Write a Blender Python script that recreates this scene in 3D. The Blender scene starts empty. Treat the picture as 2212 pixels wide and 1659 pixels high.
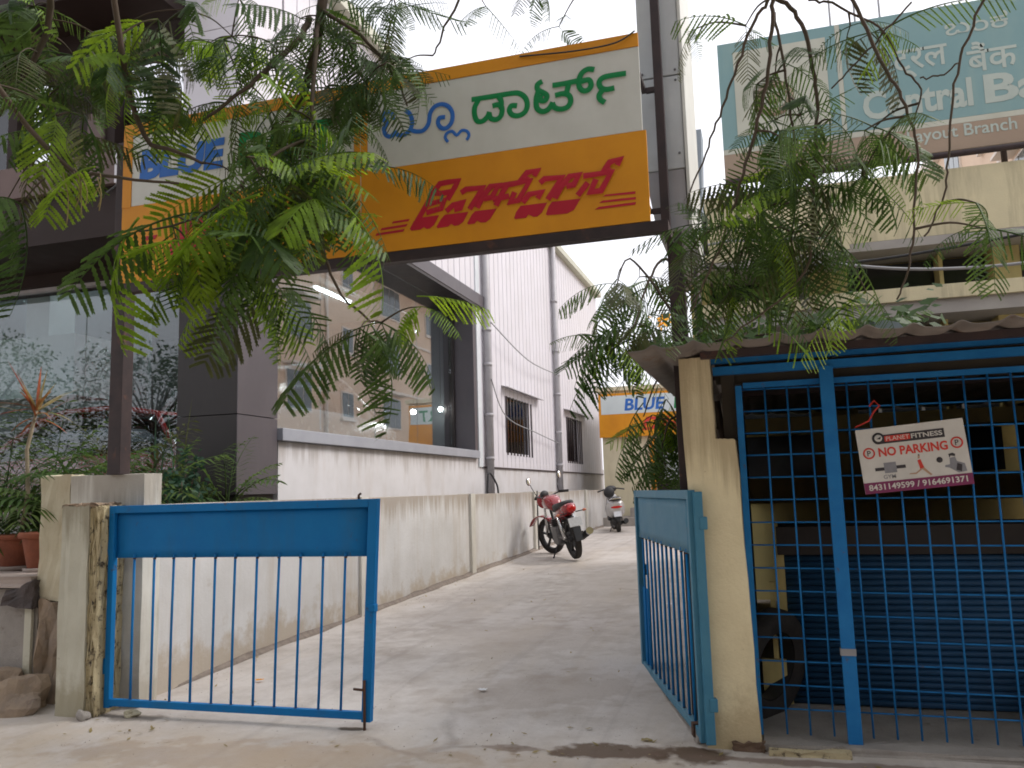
import bpy, bmesh, math, random
from mathutils import Vector, Matrix, Euler, Quaternion
import numpy as np
R_ = math.radians
SC = bpy.context.scene
COL = SC.collection

# ------------------------------------------------------------------ camera, sky, sun, exposure
YAW, PITCH, ROLL, FPX, CAMZ = R_(-16.5605), R_(7.31326), R_(-1.65728), 1808.38, 1.4
IW, IH = 2212.0, 1659.0
_f = Vector((math.sin(YAW)*math.cos(PITCH), math.cos(YAW)*math.cos(PITCH), math.sin(PITCH)))
_r = Vector((math.cos(YAW), -math.sin(YAW), 0)); _u = _r.cross(_f)
_r2 = _r*math.cos(ROLL)+_u*math.sin(ROLL); _u2 = -_r*math.sin(ROLL)+_u*math.cos(ROLL)
cam = bpy.data.cameras.new('camera'); camo = bpy.data.objects.new('camera', cam); COL.objects.link(camo)
camo.matrix_world = Matrix(((_r2.x, _u2.x, -_f.x, 0), (_r2.y, _u2.y, -_f.y, 0), (_r2.z, _u2.z, -_f.z, CAMZ), (0, 0, 0, 1)))
cam.sensor_fit = 'HORIZONTAL'; cam.sensor_width = 36; cam.lens = FPX/IW*36; cam.clip_end = 2000; cam.clip_start = 0.05
SC.camera = camo

def at(px, py, Y=None, X=None, Z=None):
    """world point where the photograph's point (px,py) meets the plane Y (or X or Z) = const"""
    d = _r2*((px-IW/2)/FPX) - _u2*((py-IH/2)/FPX) + _f
    if Y is not None: t = Y/d.y
    elif X is not None: t = X/d.x
    else: t = (Z-CAMZ)/d.z
    return Vector((0, 0, CAMZ)) + d*t

SUN_EL, SUN_AZ = R_(46), R_(64)           # veiled sun from the right, beyond the drive
w = bpy.data.worlds.new('World'); SC.world = w; w.use_nodes = True
nt = w.node_tree; bg = nt.nodes['Background']
sky = nt.nodes.new('ShaderNodeTexSky'); sky.sky_type = 'NISHITA'; sky.sun_disc = False
sky.sun_elevation = SUN_EL; sky.sun_rotation = SUN_AZ; sky.air_density = 1.0; sky.dust_density = 5.0; sky.ozone_density = 1.0
hs = nt.nodes.new('ShaderNodeHueSaturation'); hs.inputs['Saturation'].default_value = 0.35
nt.links.new(sky.outputs[0], hs.inputs['Color'])
mx = nt.nodes.new('ShaderNodeMix'); mx.data_type = 'RGBA'; mx.inputs[0].default_value = 0.6
mx.inputs[7].default_value = (10.6, 10.6, 11.3, 1)      # the veil of even bright cloud
nt.links.new(hs.outputs[0], mx.inputs[6]); nt.links.new(mx.outputs[2], bg.inputs['Color'])
bg.inputs['Strength'].default_value = 0.12
sun = bpy.data.lights.new('sun', 'SUN'); sun.energy = 1.5; sun.angle = R_(20); sun.color = (1, .95, .89)
suno = bpy.data.objects.new('sun', sun); COL.objects.link(suno)
_sd = Vector((math.sin(-SUN_AZ)*-1*math.cos(SUN_EL), math.cos(SUN_AZ)*math.cos(SUN_EL), math.sin(SUN_EL)))
suno.rotation_euler = (-_sd).to_track_quat('-Z', 'Y').to_euler(); suno.location = (0, 0, 20)
vs = SC.view_settings; vs.view_transform = 'Standard'; vs.look = 'None'; vs.gamma = 1; vs.exposure = 0.58; vs.use_curve_mapping = False
SC.cycles.max_bounces = 8; SC.cycles.transparent_max_bounces = 16
SC.cycles.use_denoising = True; SC.cycles.sample_clamp_indirect = 8; SC.cycles.filter_width = 1.8

# ------------------------------------------------------------------ materials
def mat(name, c1, c2=None, scale=5, rough=.75, metal=0, bump=0, bscale=60, spec=.35, streak=None, samt=.5, stain=None, stscale=3, stth=.58, vary=0, coat=0, stretch=(1, 1, 1), sscale=(3.5, 3.5, .8)):
    m = bpy.data.materials.new(name); m.use_nodes = True; n = m.node_tree.nodes; L = m.node_tree.links
    p = n['Principled BSDF']; p.inputs['Roughness'].default_value = rough; p.inputs['Metallic'].default_value = metal
    p.inputs['Specular IOR Level'].default_value = spec
    if coat: p.inputs['Coat Weight'].default_value = coat; p.inputs['Coat Roughness'].default_value = .08
    tc = n.new('ShaderNodeTexCoord'); co = tc.outputs['Object']
    if stretch != (1, 1, 1):
        mp = n.new('ShaderNodeMapping'); mp.inputs['Scale'].default_value = stretch; L.new(co, mp.inputs['Vector']); co = mp.outputs[0]
    def noise(sc, det=5, rg=.6, vec=co):
        t = n.new('ShaderNodeTexNoise'); t.inputs['Scale'].default_value = sc; t.inputs['Detail'].default_value = det; t.inputs['Roughness'].default_value = rg
        L.new(vec, t.inputs['Vector']); return t.outputs['Fac']
    def ramp(v, a, b):
        r = n.new('ShaderNodeMapRange'); r.inputs[1].default_value = a; r.inputs[2].default_value = b; L.new(v, r.inputs[0]); return r.outputs[0]
    def mix(f, a, b, fm=None):
        x = n.new('ShaderNodeMix'); x.data_type = 'RGBA'
        if fm is not None:
            q = n.new('ShaderNodeMath'); q.operation = 'MULTIPLY'; q.inputs[1].default_value = fm; L.new(f, q.inputs[0]); f = q.outputs[0]
        L.new(f, x.inputs[0])
        for s, i in ((a, 6), (b, 7)):
            if isinstance(s, tuple): x.inputs[i].default_value = (*s, 1)
            else: L.new(s, x.inputs[i])
        return x.outputs[2]
    c = None
    if c2 is None: c2 = tuple(v*.8 for v in c1)
    c = mix(ramp(noise(scale), .35, .68), c1, c2)
    if streak:
        mp = n.new('ShaderNodeMapping'); mp.inputs['Scale'].default_value = sscale; L.new(tc.outputs['Object'], mp.inputs['Vector'])
        c = mix(ramp(noise(1, 6, .65, mp.outputs[0]), .5, .78), c, streak, samt)
    if stain:
        c = mix(ramp(noise(stscale, 8, .7), stth, stth+.1), c, stain)
    if vary:
        oi = n.new('ShaderNodeObjectInfo'); hv = n.new('ShaderNodeHueSaturation')
        a = n.new('ShaderNodeMapRange'); a.inputs[3].default_value = 1-vary; a.inputs[4].default_value = 1+vary; L.new(oi.outputs['Random'], a.inputs[0]); L.new(a.outputs[0], hv.inputs['Value'])
        L.new(c, hv.inputs['Color']); c = hv.outputs[0]
    L.new(c, p.inputs['Base Color'])
    if bump:
        b = n.new('ShaderNodeBump'); b.inputs['Strength'].default_value = bump; b.inputs['Distance'].default_value = .02
        L.new(noise(bscale, 6, .65), b.inputs['Height']); L.new(b.outputs[0], p.inputs['Normal'])
    rr = n.new('ShaderNodeMapRange'); rr.inputs[3].default_value = max(.02, rough-.08); rr.inputs[4].default_value = min(1, rough+.1); L.new(noise(scale*3), rr.inputs[0]); L.new(rr.outputs[0], p.inputs['Roughness'])
    return m

def glass(name, refl, tint, rough=.01):
    m = bpy.data.materials.new(name); m.use_nodes = True; n = m.node_tree.nodes; L = m.node_tree.links
    n.remove(n['Principled BSDF']); o = n['Material Output']
    t = n.new('ShaderNodeBsdfTransparent'); t.inputs[0].default_value = (*tint, 1)
    g = n.new('ShaderNodeBsdfGlossy'); g.inputs['Roughness'].default_value = rough; g.inputs[0].default_value = (.95, .95, .97, 1)
    lw = n.new('ShaderNodeLayerWeight'); lw.inputs[0].default_value = .5      # same from both sides of the pane
    pw = n.new('ShaderNodeMath'); pw.operation = 'POWER'; pw.inputs[1].default_value = 5; L.new(lw.outputs['Facing'], pw.inputs[0])
    fr = n.new('ShaderNodeMath'); fr.operation = 'MULTIPLY_ADD'; fr.inputs[1].default_value = .96; fr.inputs[2].default_value = .04; L.new(pw.outputs[0], fr.inputs[0])
    a = n.new('ShaderNodeMath'); a.operation = 'ADD'; a.use_clamp = True; a.inputs[1].default_value = refl; L.new(fr.outputs[0], a.inputs[0])
    x = n.new('ShaderNodeMixShader'); L.new(a.outputs[0], x.inputs[0]); L.new(t.outputs[0], x.inputs[1]); L.new(g.outputs[0], x.inputs[2]); L.new(x.outputs[0], o.inputs[0])
    nz = n.new('ShaderNodeTexNoise'); nz.inputs['Scale'].default_value = .9; tc = n.new('ShaderNodeTexCoord'); L.new(tc.outputs['Object'], nz.inputs['Vector'])
    b = n.new('ShaderNodeBump'); b.inputs['Strength'].default_value = .03; b.inputs['Distance'].default_value = .05; L.new(nz.outputs[0], b.inputs['Height']); L.new(b.outputs[0], g.inputs['Normal'])
    return m

def leafmat(name, c1, c2, trans=.35, vary=.35):
    m = bpy.data.materials.new(name); m.use_nodes = True; n = m.node_tree.nodes; L = m.node_tree.links
    p = n['Principled BSDF']; p.inputs['Roughness'].default_value = .5; p.inputs['Specular IOR Level'].default_value = .3
    oi = n.new('ShaderNodeObjectInfo'); x = n.new('ShaderNodeMix'); x.data_type = 'RGBA'; L.new(oi.outputs['Random'], x.inputs[0])
    x.inputs[6].default_value = (*c1, 1); x.inputs[7].default_value = (*c2, 1)
    nz = n.new('ShaderNodeTexNoise'); nz.inputs['Scale'].default_value = 7; tc = n.new('ShaderNodeTexCoord'); L.new(tc.outputs['Object'], nz.inputs['Vector'])
    h = n.new('ShaderNodeHueSaturation'); a = n.new('ShaderNodeMapRange'); a.inputs[1].default_value = .3; a.inputs[2].default_value = .7; a.inputs[3].default_value = 1-vary; a.inputs[4].default_value = 1+vary
    L.new(nz.outputs[0], a.inputs[0]); L.new(a.outputs[0], h.inputs['Value']); L.new(x.outputs[2], h.inputs['Color'])
    L.new(h.outputs[0], p.inputs['Base Color'])
    t = n.new('ShaderNodeBsdfTranslucent'); h2 = n.new('ShaderNodeHueSaturation'); h2.inputs['Hue'].default_value = .485; h2.inputs['Value'].default_value = 1.5; L.new(h.outputs[0], h2.inputs['Color']); L.new(h2.outputs[0], t.inputs[0])
    s = n.new('ShaderNodeMixShader'); s.inputs[0].default_value = trans; L.new(p.outputs[0], s.inputs[1]); L.new(t.outputs[0], s.inputs[2]); L.new(s.outputs[0], n['Material Output'].inputs[0])
    return m

def emis(name, c, st):
    m = bpy.data.materials.new(name); m.use_nodes = True; p = m.node_tree.nodes['Principled BSDF']
    p.inputs['Emission Color'].default_value = (*c, 1); p.inputs['Emission Strength'].default_value = st; p.inputs['Base Color'].default_value = (*c, 1); return m

M = {}
M['gate_blue'] = mat('gate_blue', (.004, .140, .38), (.006, .165, .42), 3, .6, spec=.2, bump=.12, stain=(.075, .06, .055), stscale=9, stth=.62, streak=(.03, .12, .22), samt=.7)
M['gate_teal'] = mat('gate_teal', (.04, .17, .27), (.06, .20, .29), 4, .5, bump=.12, stain=(.13, .085, .06), stscale=11, stth=.645, streak=(.12, .2, .25), samt=.4)
M['cage_blue'] = mat('cage_blue', (.010, .135, .37), (.018, .17, .42), 8, .6, spec=.2, bump=.1, stain=(.11, .075, .055), stscale=22, stth=.62)
M['rust'] = mat('rust', (.10, .05, .03), (.05, .03, .025), 30, .9, bump=.3)
M['dark_steel'] = mat('dark_steel', (.05, .032, .032), (.03, .022, .024), 8, .6, stain=(.11, .05, .035), stscale=6, stth=.6)
M['orange'] = mat('orange', (.74, .31, .012), (.62, .24, .01), 1.6, .5, bump=.12, bscale=3, streak=(.5, .2, .02), samt=.25)
M['sign_white'] = mat('sign_white', (.66, .66, .62), (.55, .55, .51), 1.5, .5, bump=.12, bscale=3, streak=(.5, .47, .42), samt=.3)
M['sign_red'] = mat('sign_red', (.50, .012, .035), (.42, .012, .03), 3, .5)
M['sign_green'] = mat('sign_green', (.0, .22, .06), (.0, .19, .05), 3, .5)
M['sign_blue'] = mat('sign_blue', (.03, .16, .55), (.03, .13, .46), 3, .5)
M['white_metal'] = mat('white_metal', (.56, .58, .59), (.48, .5, .52), 3, .45, streak=(.35, .32, .3), samt=.35)
M['grey_metal'] = mat('grey_metal', (.33, .38, .43), (.27, .31, .36), 4, .45)
M['cream'] = mat('cream', (.78, .68, .45), (.70, .60, .39), 5, .85, bump=.25, streak=(.34, .25, .14), samt=.35, stain=(.22, .13, .07), stscale=11, stth=.66)
M['pillar_green'] = mat('pillar_green', (.57, .55, .45), (.49, .47, .38), 4, .9, bump=.3, streak=(.36, .32, .24), samt=.4, stain=(.36, .31, .23), stscale=5, stth=.62)
M['pillar_old'] = mat('pillar_old', (.52, .44, .27), (.42, .35, .22), 7, .9, bump=.5, stain=(.06, .045, .032), stscale=19, stth=.535)
M['wall_white'] = mat('wall_white', (.60, .595, .595), (.51, .50, .49), 1.7, .9, bump=.18, bscale=30, streak=(.40, .32, .23), samt=.5, stain=(.36, .31, .26), stscale=2.2, stth=.66, sscale=(5, 5, .5))
M['wall_cream'] = mat('wall_cream', (.62, .57, .43), (.52, .46, .33), 5, .9, bump=.2, streak=(.3, .22, .12), samt=.55, stain=(.3, .24, .2), stscale=6, stth=.66)
M['pilaster'] = mat('pilaster', (.60, .58, .535), (.52, .50, .45), 3, .9, bump=.2, streak=(.38, .32, .22), samt=.5)
M['pier_white'] = mat('pier_white', (.66, .65, .60), (.58, .56, .5), 4, .9, bump=.2, streak=(.36, .32, .26), samt=.5)
M['stucco'] = mat('stucco', (.60, .585, .60), (.52, .505, .51), 1.6, .9, bump=.12, streak=(.46, .4, .36), samt=.5, stain=(.48, .44, .41), stscale=1.6, stth=.66)
M['cladding'] = mat('cladding', (.63, .61, .66), (.59, .57, .61), 1.5, .5, streak=(.5, .46, .46), samt=.3)
M['clad_edge'] = mat('clad_edge', (.62, .65, .68), (.55, .58, .62), 3, .4)
M['acp_dark'] = mat('acp_dark', (.032, .027, .027), (.027, .023, .023), 3, .42, spec=.35, streak=(.05, .045, .043), samt=.3)
M['acp_grey'] = mat('acp_grey', (.085, .075, .086), (.075, .067, .077), 2, .4, spec=.5, streak=(.14, .12, .13), samt=.3)
M['acp_brown'] = mat('acp_brown', (.030, .018, .016), (.024, .015, .013), 2, .6, spec=.2)
M['fascia'] = mat('fascia', (.15, .105, .098), (.125, .09, .083), 2, .6, spec=.25)
M['sill_metal'] = mat('sill_metal', (.33, .34, .38), (.29, .3, .34), 3, .4)
M['pipe'] = mat('pipe', (.40, .39, .41), (.34, .33, .35), 4, .5, streak=(.25, .2, .17), samt=.4)
M['concrete'] = mat('concrete', (.36, .33, .30), (.28, .255, .23), 5, .95, bump=.5, stain=(.2, .17, .14), stscale=7, stth=.62)
M['terrace'] = mat('terrace', (.42, .35, .31), (.35, .29, .26), 4, .9, bump=.2)
M['rubble'] = mat('rubble', (.36, .27, .19), (.24, .19, .15), 6, .95, bump=.8, bscale=25, stain=(.14, .1, .08), stscale=8, stth=.6)
M['dark_stone'] = mat('dark_stone', (.10, .08, .075), (.07, .06, .06), 9, .9, bump=.7)
M['terracotta'] = mat('terracotta', (.30, .10, .055), (.22, .075, .045), 8, .85, bump=.3, stain=(.36, .24, .18), stscale=12, stth=.68)
M['soil'] = mat('soil', (.06, .04, .028), (.035, .025, .018), 30, 1, bump=.8)
M['bark'] = mat('bark', (.13, .095, .075), (.075, .055, .045), 14, .95, bump=.8, bscale=40, stretch=(1, 1, .3))
M['twig'] = mat('twig', (.085, .06, .045), (.06, .05, .03), 14, .9)
M['twig_green'] = mat('twig_green', (.13, .15, .05), (.10, .10, .04), 14, .8)
M['stem'] = mat('stem', (.30, .25, .18), (.22, .18, .12), 20, .9, bump=.4)
M['leaf'] = leafmat('leaf', (.036, .080, .016), (.082, .145, .026), .42)
M['leaf_young'] = leafmat('leaf_young', (.13, .24, .018), (.20, .31, .02), .5)  # brighter leaf copy: light shining through the fronds is put into the colour
M['leaf_olive'] = leafmat('leaf_olive', (.05, .06, .02), (.09, .10, .03))
M['leaf_plant'] = leafmat('leaf_plant', (.035, .08, .018), (.08, .13, .03), .4)
M['leaf_blue'] = leafmat('leaf_blue', (.03, .075, .045), (.05, .10, .06), .35)
M['leaf_red'] = leafmat('leaf_red', (.30, .07, .03), (.22, .12, .035), .3)
M['leaf_dry'] = leafmat('leaf_dry', (.30, .24, .10), (.22, .18, .07), .3)
M['flower'] = leafmat('flower', (.85, .42, .01), (.9, .5, .02), .3)
M['shutter'] = mat('shutter', (.022, .085, .19), (.018, .07, .16), 4, .5, streak=(.03, .06, .1), samt=.4)
M['sheet_roof'] = mat('sheet_roof', (.21, .18, .16), (.15, .13, .115), 4, .7, bump=.2, stain=(.15, .09, .06), stscale=5, stth=.57)
M['bank_cream'] = mat('bank_cream', (.62, .55, .36), (.54, .48, .32), 2.5, .9, bump=.15, streak=(.13, .11, .08), samt=.75, sscale=(5, 5, .5))
M['bank_yellow'] = mat('bank_yellow', (.56, .47, .20), (.48, .40, .18), 2.5, .9, bump=.15, streak=(.25, .2, .1), samt=.5)
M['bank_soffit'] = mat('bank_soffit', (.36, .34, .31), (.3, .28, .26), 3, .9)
M['bank_teal'] = mat('bank_teal', (.18, .30, .31), (.21, .33, .33), 1.2, .6, streak=(.26, .36, .33), samt=.6)
M['bank_letter'] = mat('bank_letter', (.42, .47, .42), (.37, .42, .38), 3, .6)
M['bank_tan'] = mat('bank_tan', (.34, .255, .185), (.30, .225, .165), 2, .6)
M['bank_pale'] = mat('bank_pale', (.50, .50, .42), (.44, .44, .37), 2, .6, streak=(.45, .42, .3), samt=.3)
M['window_dark'] = mat('window_dark', (.02, .022, .024), (.03, .032, .034), 3, .12, spec=.6)
M['room_dark'] = mat('room_dark', (.05, .045, .042), (.035, .03, .03), 2, .9)
M['kiosk_dark'] = mat('kiosk_dark', (.06, .05, .035), (.035, .03, .025), 3, .9)
M['apartment'] = mat('apartment', (.66, .50, .37), (.60, .45, .33), .6, .9, streak=(.45, .33, .25), samt=.3)
M['apartment_trim'] = mat('apartment_trim', (.70, .62, .54), (.62, .55, .48), 1, .8)
M['pane'] = mat('pane', (.10, .12, .12), (.07, .08, .085), 1, .15, spec=.6)
M['far_wall'] = mat('far_wall', (.66, .60, .43), (.58, .52, .37), 1.5, .9, streak=(.4, .33, .22), samt=.4)
M['far_orange'] = mat('far_orange', (.70, .26, .02), (.62, .22, .02), 3, .6)
M['rubber'] = mat('rubber', (.022, .020, .020), (.035, .031, .028), 20, .85, bump=.2)
M['black_plastic'] = mat('black_plastic', (.025, .025, .027), (.035, .035, .037), 12, .5)
M['flap_grey'] = mat('flap_grey', (.06, .065, .075), (.05, .053, .06), 12, .7)
M['black_seat'] = mat('black_seat', (.03, .03, .032), (.04, .04, .042), 20, .6)
M['moto_red'] = mat('moto_red', (.30, .012, .018), (.25, .01, .015), 6, .25, coat=.8)
M['lamp_red'] = mat('lamp_red', (.55, .01, .012), (.45, .01, .01), 10, .2, coat=.6)
M['lamp_amber'] = mat('lamp_amber', (.55, .2, .12), (.5, .17, .1), 10, .25)
M['chrome'] = mat('chrome', (.62, .62, .62), (.5, .5, .5), 8, .22, metal=1)
M['steel'] = mat('steel', (.18, .18, .185), (.12, .12, .125), 10, .4, metal=.8)
M['plate'] = mat('plate', (.68, .69, .72), (.58, .59, .62), 25, .5, stain=(.25, .26, .3), stscale=40, stth=.62)
M['mirror'] = mat('mirror', (.9, .9, .9), (.85, .85, .85), 3, .03, metal=1)
M['silver'] = mat('silver', (.55, .54, .54), (.48, .47, .47), 5, .3, metal=.5, coat=.5)
M['car_red'] = mat('car_red', (.45, .012, .014), (.4, .01, .012), 3, .25, coat=1)
M['car_silver'] = mat('car_silver', (.50, .54, .58), (.45, .49, .53), 3, .25, metal=.5, coat=1)
M['room_white'] = mat('room_white', (.62, .68, .68), (.55, .61, .62), 1.5, .7)
M['room_grey'] = mat('room_grey', (.30, .33, .34), (.25, .28, .29), 1.5, .8)
M['glass_side'] = glass('glass_side', .24, (.86, .90, .91))
M['glass_front'] = glass('glass_front', .03, (.80, .85, .86))
M['glass_mirror'] = glass('glass_mirror', .72, (.2, .22, .23))
M['glass_dark'] = glass('glass_dark', .03, (.3, .33, .35))
M['car_glass'] = glass('car_glass', .05, (.22, .25, .26))
M['np_white'] = mat('np_white', (.62, .60, .56), (.55, .53, .49), 8, .5)
M['np_purple'] = mat('np_purple', (.20, .03, .10), (.17, .028, .085), 8, .5)
M['np_red'] = mat('np_red', (.62, .05, .035), (.55, .045, .03), 8, .5)
M['np_black'] = mat('np_black', (.035, .03, .035), (.05, .045, .05), 8, .5)
M['np_grey'] = mat('np_grey', (.25, .25, .27), (.2, .2, .22), 20, .5)
M['np_skin'] = mat('np_skin', (.45, .28, .18), (.4, .25, .16), 20, .5)
M['room_cardboard'] = mat('cardboard', (.26, .17, .095), (.21, .135, .075), 6, .9, bump=.1)
M['paper'] = mat('paper', (.75, .75, .76), (.65, .65, .66), 20, .8)
M['cable'] = mat('cable', (.025, .025, .027), (.04, .04, .042), 10, .6)
M['cable_grey'] = mat('cable_grey', (.30, .30, .31), (.25, .25, .26), 10, .6)
M['bulb'] = emis('bulb', (1, .98, .92), 60)
M['mud'] = mat('mud', (.20, .135, .09), (.15, .10, .07), 9, .95, bump=.5)
M['dirt'] = mat('dirt', (.20, .165, .14), (.28, .235, .20), 15, .95, bump=.6)

def ground_mat():
    m = bpy.data.materials.new('ground_concrete'); m.use_nodes = True; n = m.node_tree.nodes; L = m.node_tree.links
    p = n['Principled BSDF']; p.inputs['Roughness'].default_value = .92; p.inputs['Specular IOR Level'].default_value = .25
    tc = n.new('ShaderNodeTexCoord'); co = tc.outputs['Object']
    def mapped(s, rz=0):
        q = n.new('ShaderNodeMapping'); q.inputs['Scale'].default_value = s; q.inputs['Rotation'].default_value = (0, 0, rz); L.new(co, q.inputs['Vector']); return q.outputs[0]
    def noise(v, sc, d=6, r=.6):
        t = n.new('ShaderNodeTexNoise'); t.inputs['Scale'].default_value = sc; t.inputs['Detail'].default_value = d; t.inputs['Roughness'].default_value = r; L.new(v, t.inputs['Vector']); return t.outputs[0]
    def rng(v, a, b, lo=0, hi=1):
        r = n.new('ShaderNodeMapRange'); r.inputs[1].default_value = a; r.inputs[2].default_value = b; r.inputs[3].default_value = lo; r.inputs[4].default_value = hi; L.new(v, r.inputs[0]); return r.outputs[0]
    def mix(f, a, b):
        x = n.new('ShaderNodeMix'); x.data_type = 'RGBA'; L.new(f, x.inputs[0])
        for s, i in ((a, 6), (b, 7)):
            if isinstance(s, tuple): x.inputs[i].default_value = (*s, 1)
            else: L.new(s, x.inputs[i])
        return x.outputs[2]
    def mul(a, b):
        q = n.new('ShaderNodeMath'); q.operation = 'MULTIPLY'; L.new(a, q.inputs[0])
        if isinstance(b, float): q.inputs[1].default_value = b
        else: L.new(b, q.inputs[1])
        return q.outputs[0]
    c = mix(rng(noise(co, .55), .35, .65), (.50, .46, .43), (.585, .55, .515))
    c = mix(rng(noise(co, 2.2, 8, .7), .42, .66, 0, .75), c, (.36, .315, .28))            # dust
    c = mix(rng(noise(mapped((1, .25, 1)), 2.0, 6, .65), .5, .72, 0, .5), c, (.50, .43, .35))
    sp = n.new('ShaderNodeSeparateXYZ'); L.new(co, sp.inputs[0])
    apr = rng(sp.outputs[1], 4.9, 4.3, 0, .8)                                            # dusty apron outside the gate
    c = mix(mul(apr, rng(noise(co, 2.3, 7, .65), .3, .6)), c, (.46, .38, .29))
    tr = rng(noise(mapped((9, .22, 1), R_(14)), 1.0, 4, .5), .56, .72, 0, .25)           # tyre scuffs that follow the drive
    c = mix(tr, c, (.24, .21, .195))
    c = mix(rng(noise(co, 38, 4, .7), .62, .74, 0, .6), c, (.22, .18, .15))              # grit
    v = n.new('ShaderNodeTexVoronoi'); v.feature = 'DISTANCE_TO_EDGE'; v.inputs['Scale'].default_value = .45
    w_ = n.new('ShaderNodeMix'); w_.data_type = 'VECTOR'; w_.inputs[0].default_value = .25; L.new(co, w_.inputs[4])
    nz = n.new('ShaderNodeTexNoise'); nz.inputs['Scale'].default_value = 1.6; nz.inputs['Detail'].default_value = 5; L.new(co, nz.inputs['Vector']); L.new(nz.outputs[1], w_.inputs[5]); L.new(w_.outputs[1], v.inputs['Vector'])
    crack = mul(rng(v.outputs['Distance'], .012, .002), rng(noise(co, .8), .52, .6))
    c = mix(mul(crack, .35), c, (.16, .13, .11))
    wn = n.new('ShaderNodeTexNoise'); wn.inputs['Scale'].default_value = 6; wn.inputs['Detail'].default_value = 6; L.new(co, wn.inputs['Vector'])
    def spill(cx, cy, rx, ry, rot, amt, col, c):       # soil spilled at one place, ragged edge
        q = n.new('ShaderNodeMapping'); q.vector_type = 'TEXTURE'; q.inputs['Location'].default_value = (cx, cy, 0); q.inputs['Rotation'].default_value = (0, 0, rot); q.inputs['Scale'].default_value = (rx, ry, 1e3); L.new(co, q.inputs['Vector'])
        ln = n.new('ShaderNodeVectorMath'); ln.operation = 'LENGTH'; L.new(q.outputs[0], ln.inputs[0])
        a = n.new('ShaderNodeMath'); a.operation = 'MULTIPLY_ADD'; a.inputs[1].default_value = 2.6; L.new(wn.outputs[0], a.inputs[0]); a.inputs[2].default_value = -1.3
        d_ = n.new('ShaderNodeMath'); d_.operation = 'ADD'; L.new(ln.outputs['Value'], d_.inputs[0]); L.new(a.outputs[0], d_.inputs[1])
        return mix(mul(rng(d_.outputs[0], 1.1, .7), amt), c, col)
    c = spill(-.85, 4.62, .5, .11, .10, .9, (.115, .075, .05), c); c = spill(-1.35, 4.58, .22, .05, .0, .6, (.15, .10, .07), c)
    c = spill(-.45, 4.62, .2, .13, .0, .95, (.11, .075, .05), c); c = spill(-4.15, 4.72, .40, .07, .0, .7, (.13, .11, .09), c); c = spill(-2.5, 4.74, .10, .035, .0, .9, (.09, .065, .045), c)
    c = spill(-2.4, 7.3, 1.1, 1.0, .3, .3, (.33, .275, .23), c); c = spill(-1.5, 5.7, .8, .5, .3, .35, (.31, .25, .20), c); c = spill(-2.0, 10.5, .8, 2.2, .1, .3, (.32, .27, .23), c); c = spill(-3.2, 9.5, .5, 2.4, -.15, .25, (.30, .26, .23), c)
    c = spill(.3, 4.62, .9, .05, .0, .7, (.15, .10, .075), c); c = spill(-2.8, 4.2, 1.4, .28, .1, .45, (.34, .25, .17), c)
    L.new(c, p.inputs['Base Color'])
    b = n.new('ShaderNodeBump'); b.inputs['Strength'].default_value = .5; b.inputs['Distance'].default_value = .012; L.new(noise(co, 22, 8, .7), b.inputs['Height']); L.new(b.outputs[0], p.inputs['Normal'])
    return m
M['ground'] = ground_mat()
def splash(name, top, col, amt):
    '''rain-splash dirt and drip marks on a wall: ragged band above the foot, ragged drips below the coping'''
    m = M[name]; n = m.node_tree.nodes; L = m.node_tree.links; p = n['Principled BSDF']; src = p.inputs['Base Color'].links[0].from_socket
    tc = n.new('ShaderNodeTexCoord'); sp = n.new('ShaderNodeSeparateXYZ'); L.new(tc.outputs['Object'], sp.inputs[0])
    def nz(scale, sc):
        mp = n.new('ShaderNodeMapping'); mp.inputs['Scale'].default_value = scale; L.new(tc.outputs['Object'], mp.inputs['Vector'])
        t = n.new('ShaderNodeTexNoise'); t.inputs['Scale'].default_value = sc; t.inputs['Detail'].default_value = 8; t.inputs['Roughness'].default_value = .7; L.new(mp.outputs[0], t.inputs['Vector']); return t.outputs[0]
    def band(z0, z1, noise, th):
        r = n.new('ShaderNodeMapRange'); r.inputs[1].default_value = z0; r.inputs[2].default_value = z1; L.new(sp.outputs[2], r.inputs[0])
        a = n.new('ShaderNodeMath'); a.operation = 'MULTIPLY_ADD'; a.inputs[1].default_value = .55; L.new(r.outputs[0], a.inputs[0]); L.new(noise, a.inputs[2])
        q = n.new('ShaderNodeMapRange'); q.inputs[1].default_value = th; q.inputs[2].default_value = th+.16; q.inputs[4].default_value = amt; L.new(a.outputs[0], q.inputs[0]); return q.outputs[0]
    for f, c in ((band(.75, .05, nz((1, 1, 1), 3.0), .80), col), (band(top-.7, top, nz((7, 7, .35), 1.0), .86), (col[0]*.75, col[1]*.75, col[2]*.78))):
        x = n.new('ShaderNodeMix'); x.data_type = 'RGBA'; L.new(f, x.inputs[0]); L.new(src, x.inputs[6]); x.inputs[7].default_value = (*c, 1); src = x.outputs[2]
    L.new(src, p.inputs['Base Color'])
splash('wall_white', 1.38, (.40, .33, .25), .75); splash('pillar_green', 1.38, (.34, .30, .20), .7); splash('cream', 1.65, (.42, .32, .18), .6); splash('pier_white', 1.6, (.38, .33, .26), .6)
splash('stucco', 2.05, (.42, .37, .33), .55)

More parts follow.
